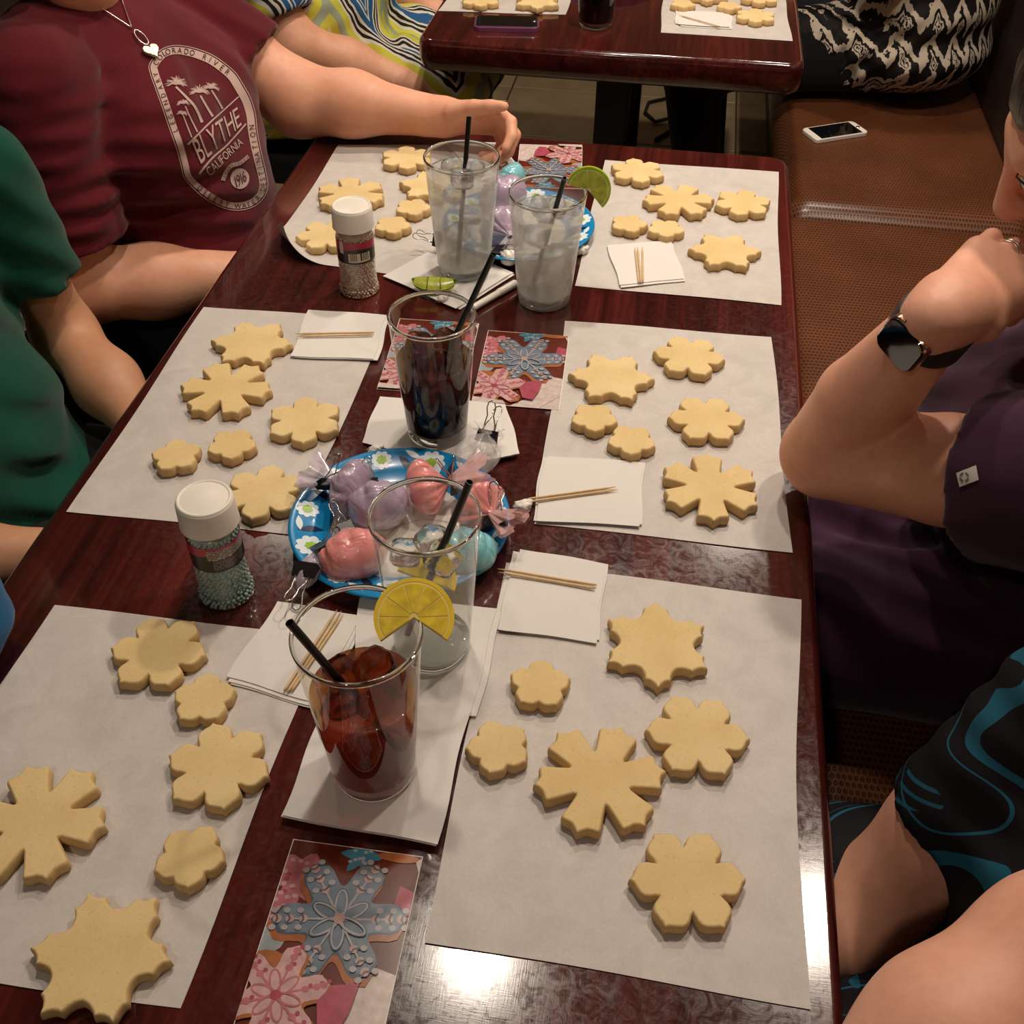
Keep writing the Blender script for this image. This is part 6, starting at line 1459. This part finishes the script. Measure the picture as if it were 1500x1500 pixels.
    if rg: V_, F_ = join(*rg); add('tag_ring_print', (V_-np.array(t.location), F_), M['taggrey'], shirt)
    return e, w, fh, nh, tips
M['tagwhite'] = simple('white_tag_fabric', (0.62, 0.58, 0.53), 0.7); M['taggrey'] = simple('grey_tag_print', (0.14, 0.13, 0.11), 0.7)
pe, pw, pf, pn, ptips = person_purple()
def wristwatch():
    ax = unit(pw-pe); c = pw-ax*0.020; face = unit(-CW*0.90+CU*0.28-CR*0.10); face = unit(face-ax*np.dot(face, ax)); sx = np.cross(ax, face)
    t = thing('wristwatch', 'square smart watch with a black screen and black band on the wrist', 'watch', tuple(c))
    rr = .0325
    ring = [];
    V, F = [], []; n = 48
    for i in range(n):
        a = 2*math.pi*i/n; d = face*math.cos(a)+sx*math.sin(a); r_ = rr*(1+0.03*math.cos(2*a))
        for h, q in ((-.0115, 0), (-.0115, .0026), (.0115, .0026), (.0115, 0)): V.append(ax*h+d*(r_+q))
    for i in range(n):
        for k in range(4): F.append((i*4+k, i*4+(k+1) % 4, ((i+1) % n)*4+(k+1) % 4, ((i+1) % n)*4+k))
    o = add('band', (np.array(V), F), M['rubber'], t); shade_auto(o, 40)
    Fm = np.stack([ax, sx if np.dot(np.cross(ax, sx), face) > 0 else -sx, face], 1)
    cc = face*(rr+.0022)
    o = add('case', xf(prism(rrect(.0385, .0440, .0105), -.003, .0065, .0022), Fm, cc), M['gold'], t); shade_auto(o, 30)
    o = add('screen', xf(prism(rrect(.0360, .0415, .0095), .005, .0074, .0012), Fm, cc), M['screen'], t); shade_auto(o, 30)
    add('crown', xf(tube([(.0190, .008, .002), (.0217, .008, .002)], .0030, 14), Fm, cc), M['gold'], t)
wristwatch()
def finger_ring(label, i, s, tilt=0.0, stone=True):
    pts, dirs, n = ptips[i]; a, b = pts[0], pts[1]; d = unit(b-a); c = a+(b-a)*s
    t = thing('finger_ring', label, 'ring', tuple(c)); X = frame(d, V3(0, 0, 1)); r_ = .0106
    add('band', tube([X[:, 0]*r_*math.cos(k)+X[:, 1]*r_*math.sin(k) for k in np.linspace(0, 6.283, 33)[:-1]], .0011, 8, closed=True), M['silver'], t)
    if stone:
        o = unit(-CW-d*np.dot(-CW, d)); add('stone', xf(lathe([(0, -.002), (.0028, .0005), (.0024, .0018), (0, .0022)], 8), frame(o), o*(r_+.001)), M['solid_glass'], t, smooth=False)
finger_ring('silver ring with a stone on the chin-propping hand', 2, 0.62, 0, True)
finger_ring('plain beaded silver band on the chin-propping hand', 2, 0.48, 0, False)
# ---------------------------------------------------------------- teal dress on the bench, near
def person_teal():
    t = person('person in a black and teal swirl-print dress at the table edge', (0.50, 0.42, 0.0))
    sR = V3(.375, .560, .885); eR = V3(.236, .490, .600); wR = V3(.12, .40, .60); sL = V3(.470, .235, .93); eL = G(1570, 1425, .845); wL = G(1215, 1660, .800)
    hg, W, Fm = head_groups(V3(.55, .30, 1.20), V3(-.85, .15, -.45), V3(-.35, 0, .9))
    core = [EL((.52, .41, .78), (.08, .11, .12)), EL((.52, .42, .64), (.09, .12, .12)), CN((.52, .39, .92), (.55, .33, 1.10), .050, .052), CN(sR+V3(0, 0, -.04), sL+V3(0, 0, -.04), .026, .026)]
    aR = chain([sR, sR*.4+eR*.6, eR, wR], [.036, .047, .046, .029]); aL = chain([sL, eL, eL*.5+wL*.5, wL], [.042, .056, .052, .030])
    hr, _ = hand_groups(wR, V3(-.9, -.3, -.1), V3(0, 0, 1), V3(.2, -1, 0), [(30, 30, 20)]*4, V3(-.6, -.6, -.1)); hl, _ = hand_groups(wL, unit(wL-eL), V3(0, 0, 1), V3(0, 1, 0), [(25, 30, 20)]*4, V3(-.75, -.45, 0))
    add_big('body', body(hg+[dict(p=core, k=.05, kb=.04), dict(p=aR, k=.03), dict(p=aL, k=.03)]+hr+hl, 0.0042), M['skin_c'], t)
    add_eyes(t, W); hair(t, W, Fm, 'hair_brown', 1.0, 0.08)
    dR = unit(eR-sR); hR = sR*.40+eR*.60; dL = unit(eL-sL); hL = sL*.5+eL*.5
    tor = [EL((.485, .42, .80), (.135, .18, .13)), EL((.465, .42, .70), (.175, .205, .15)), EL((.49, .42, .58), (.20, .225, .115)), CN((.43, .51, .90), (.48, .32, .92), .045, .045), EL((.370, .445, .750), (.080, .080, .080)), EL((.38, .36, .765), (.085, .085, .085))]
    lap = [CN((.48, .34, .575), (.18, .34, .565), .10, .09), CN((.48, .52, .575), (.18, .52, .565), .10, .09)]
    fo = folds([((.36, .56, .83), (.4, .4, .8), .04, .005, .12), ((.36, .40, .68), (.4, .6, .5), .05, .005, .14)])
    add_big('dress', body([dict(p=tor, k=.05), dict(p=lap, k=.04), dict(p=[CN(sR, eR, .064, .060)], planes=[(hR, dR)], sub=[CN(hR+dR*(.055-.008), eR, .055, .052)], k=0), dict(p=[CN(sL, eL, .072, .070)], planes=[(hL, dL)], sub=[CN(hL+dL*(.060-.008), eL, .060, .060)], k=0)], 0.0055, kb=.03, cuts=[CN((.52, .40, .99), (.55, .33, 1.12), .068, .068)], disp=fo), M['tealdress'], t)
    legs = [CN((.46, .34, .56), (.08, .34, .555), .085, .072), CN((.46, .52, .56), (.08, .52, .555), .085, .072), CN((.08, .34, .545), (.12, .34, .09), .07, .05), CN((.08, .52, .545), (.12, .52, .09), .07, .05), CN((.12, .34, .06), (0, .34, .045), .045, .035), CN((.12, .52, .06), (0, .52, .045), .045, .035)]
    add_big('leggings', body([dict(p=legs, k=.03)], 0.010), M['blackcloth'], t)
person_teal()
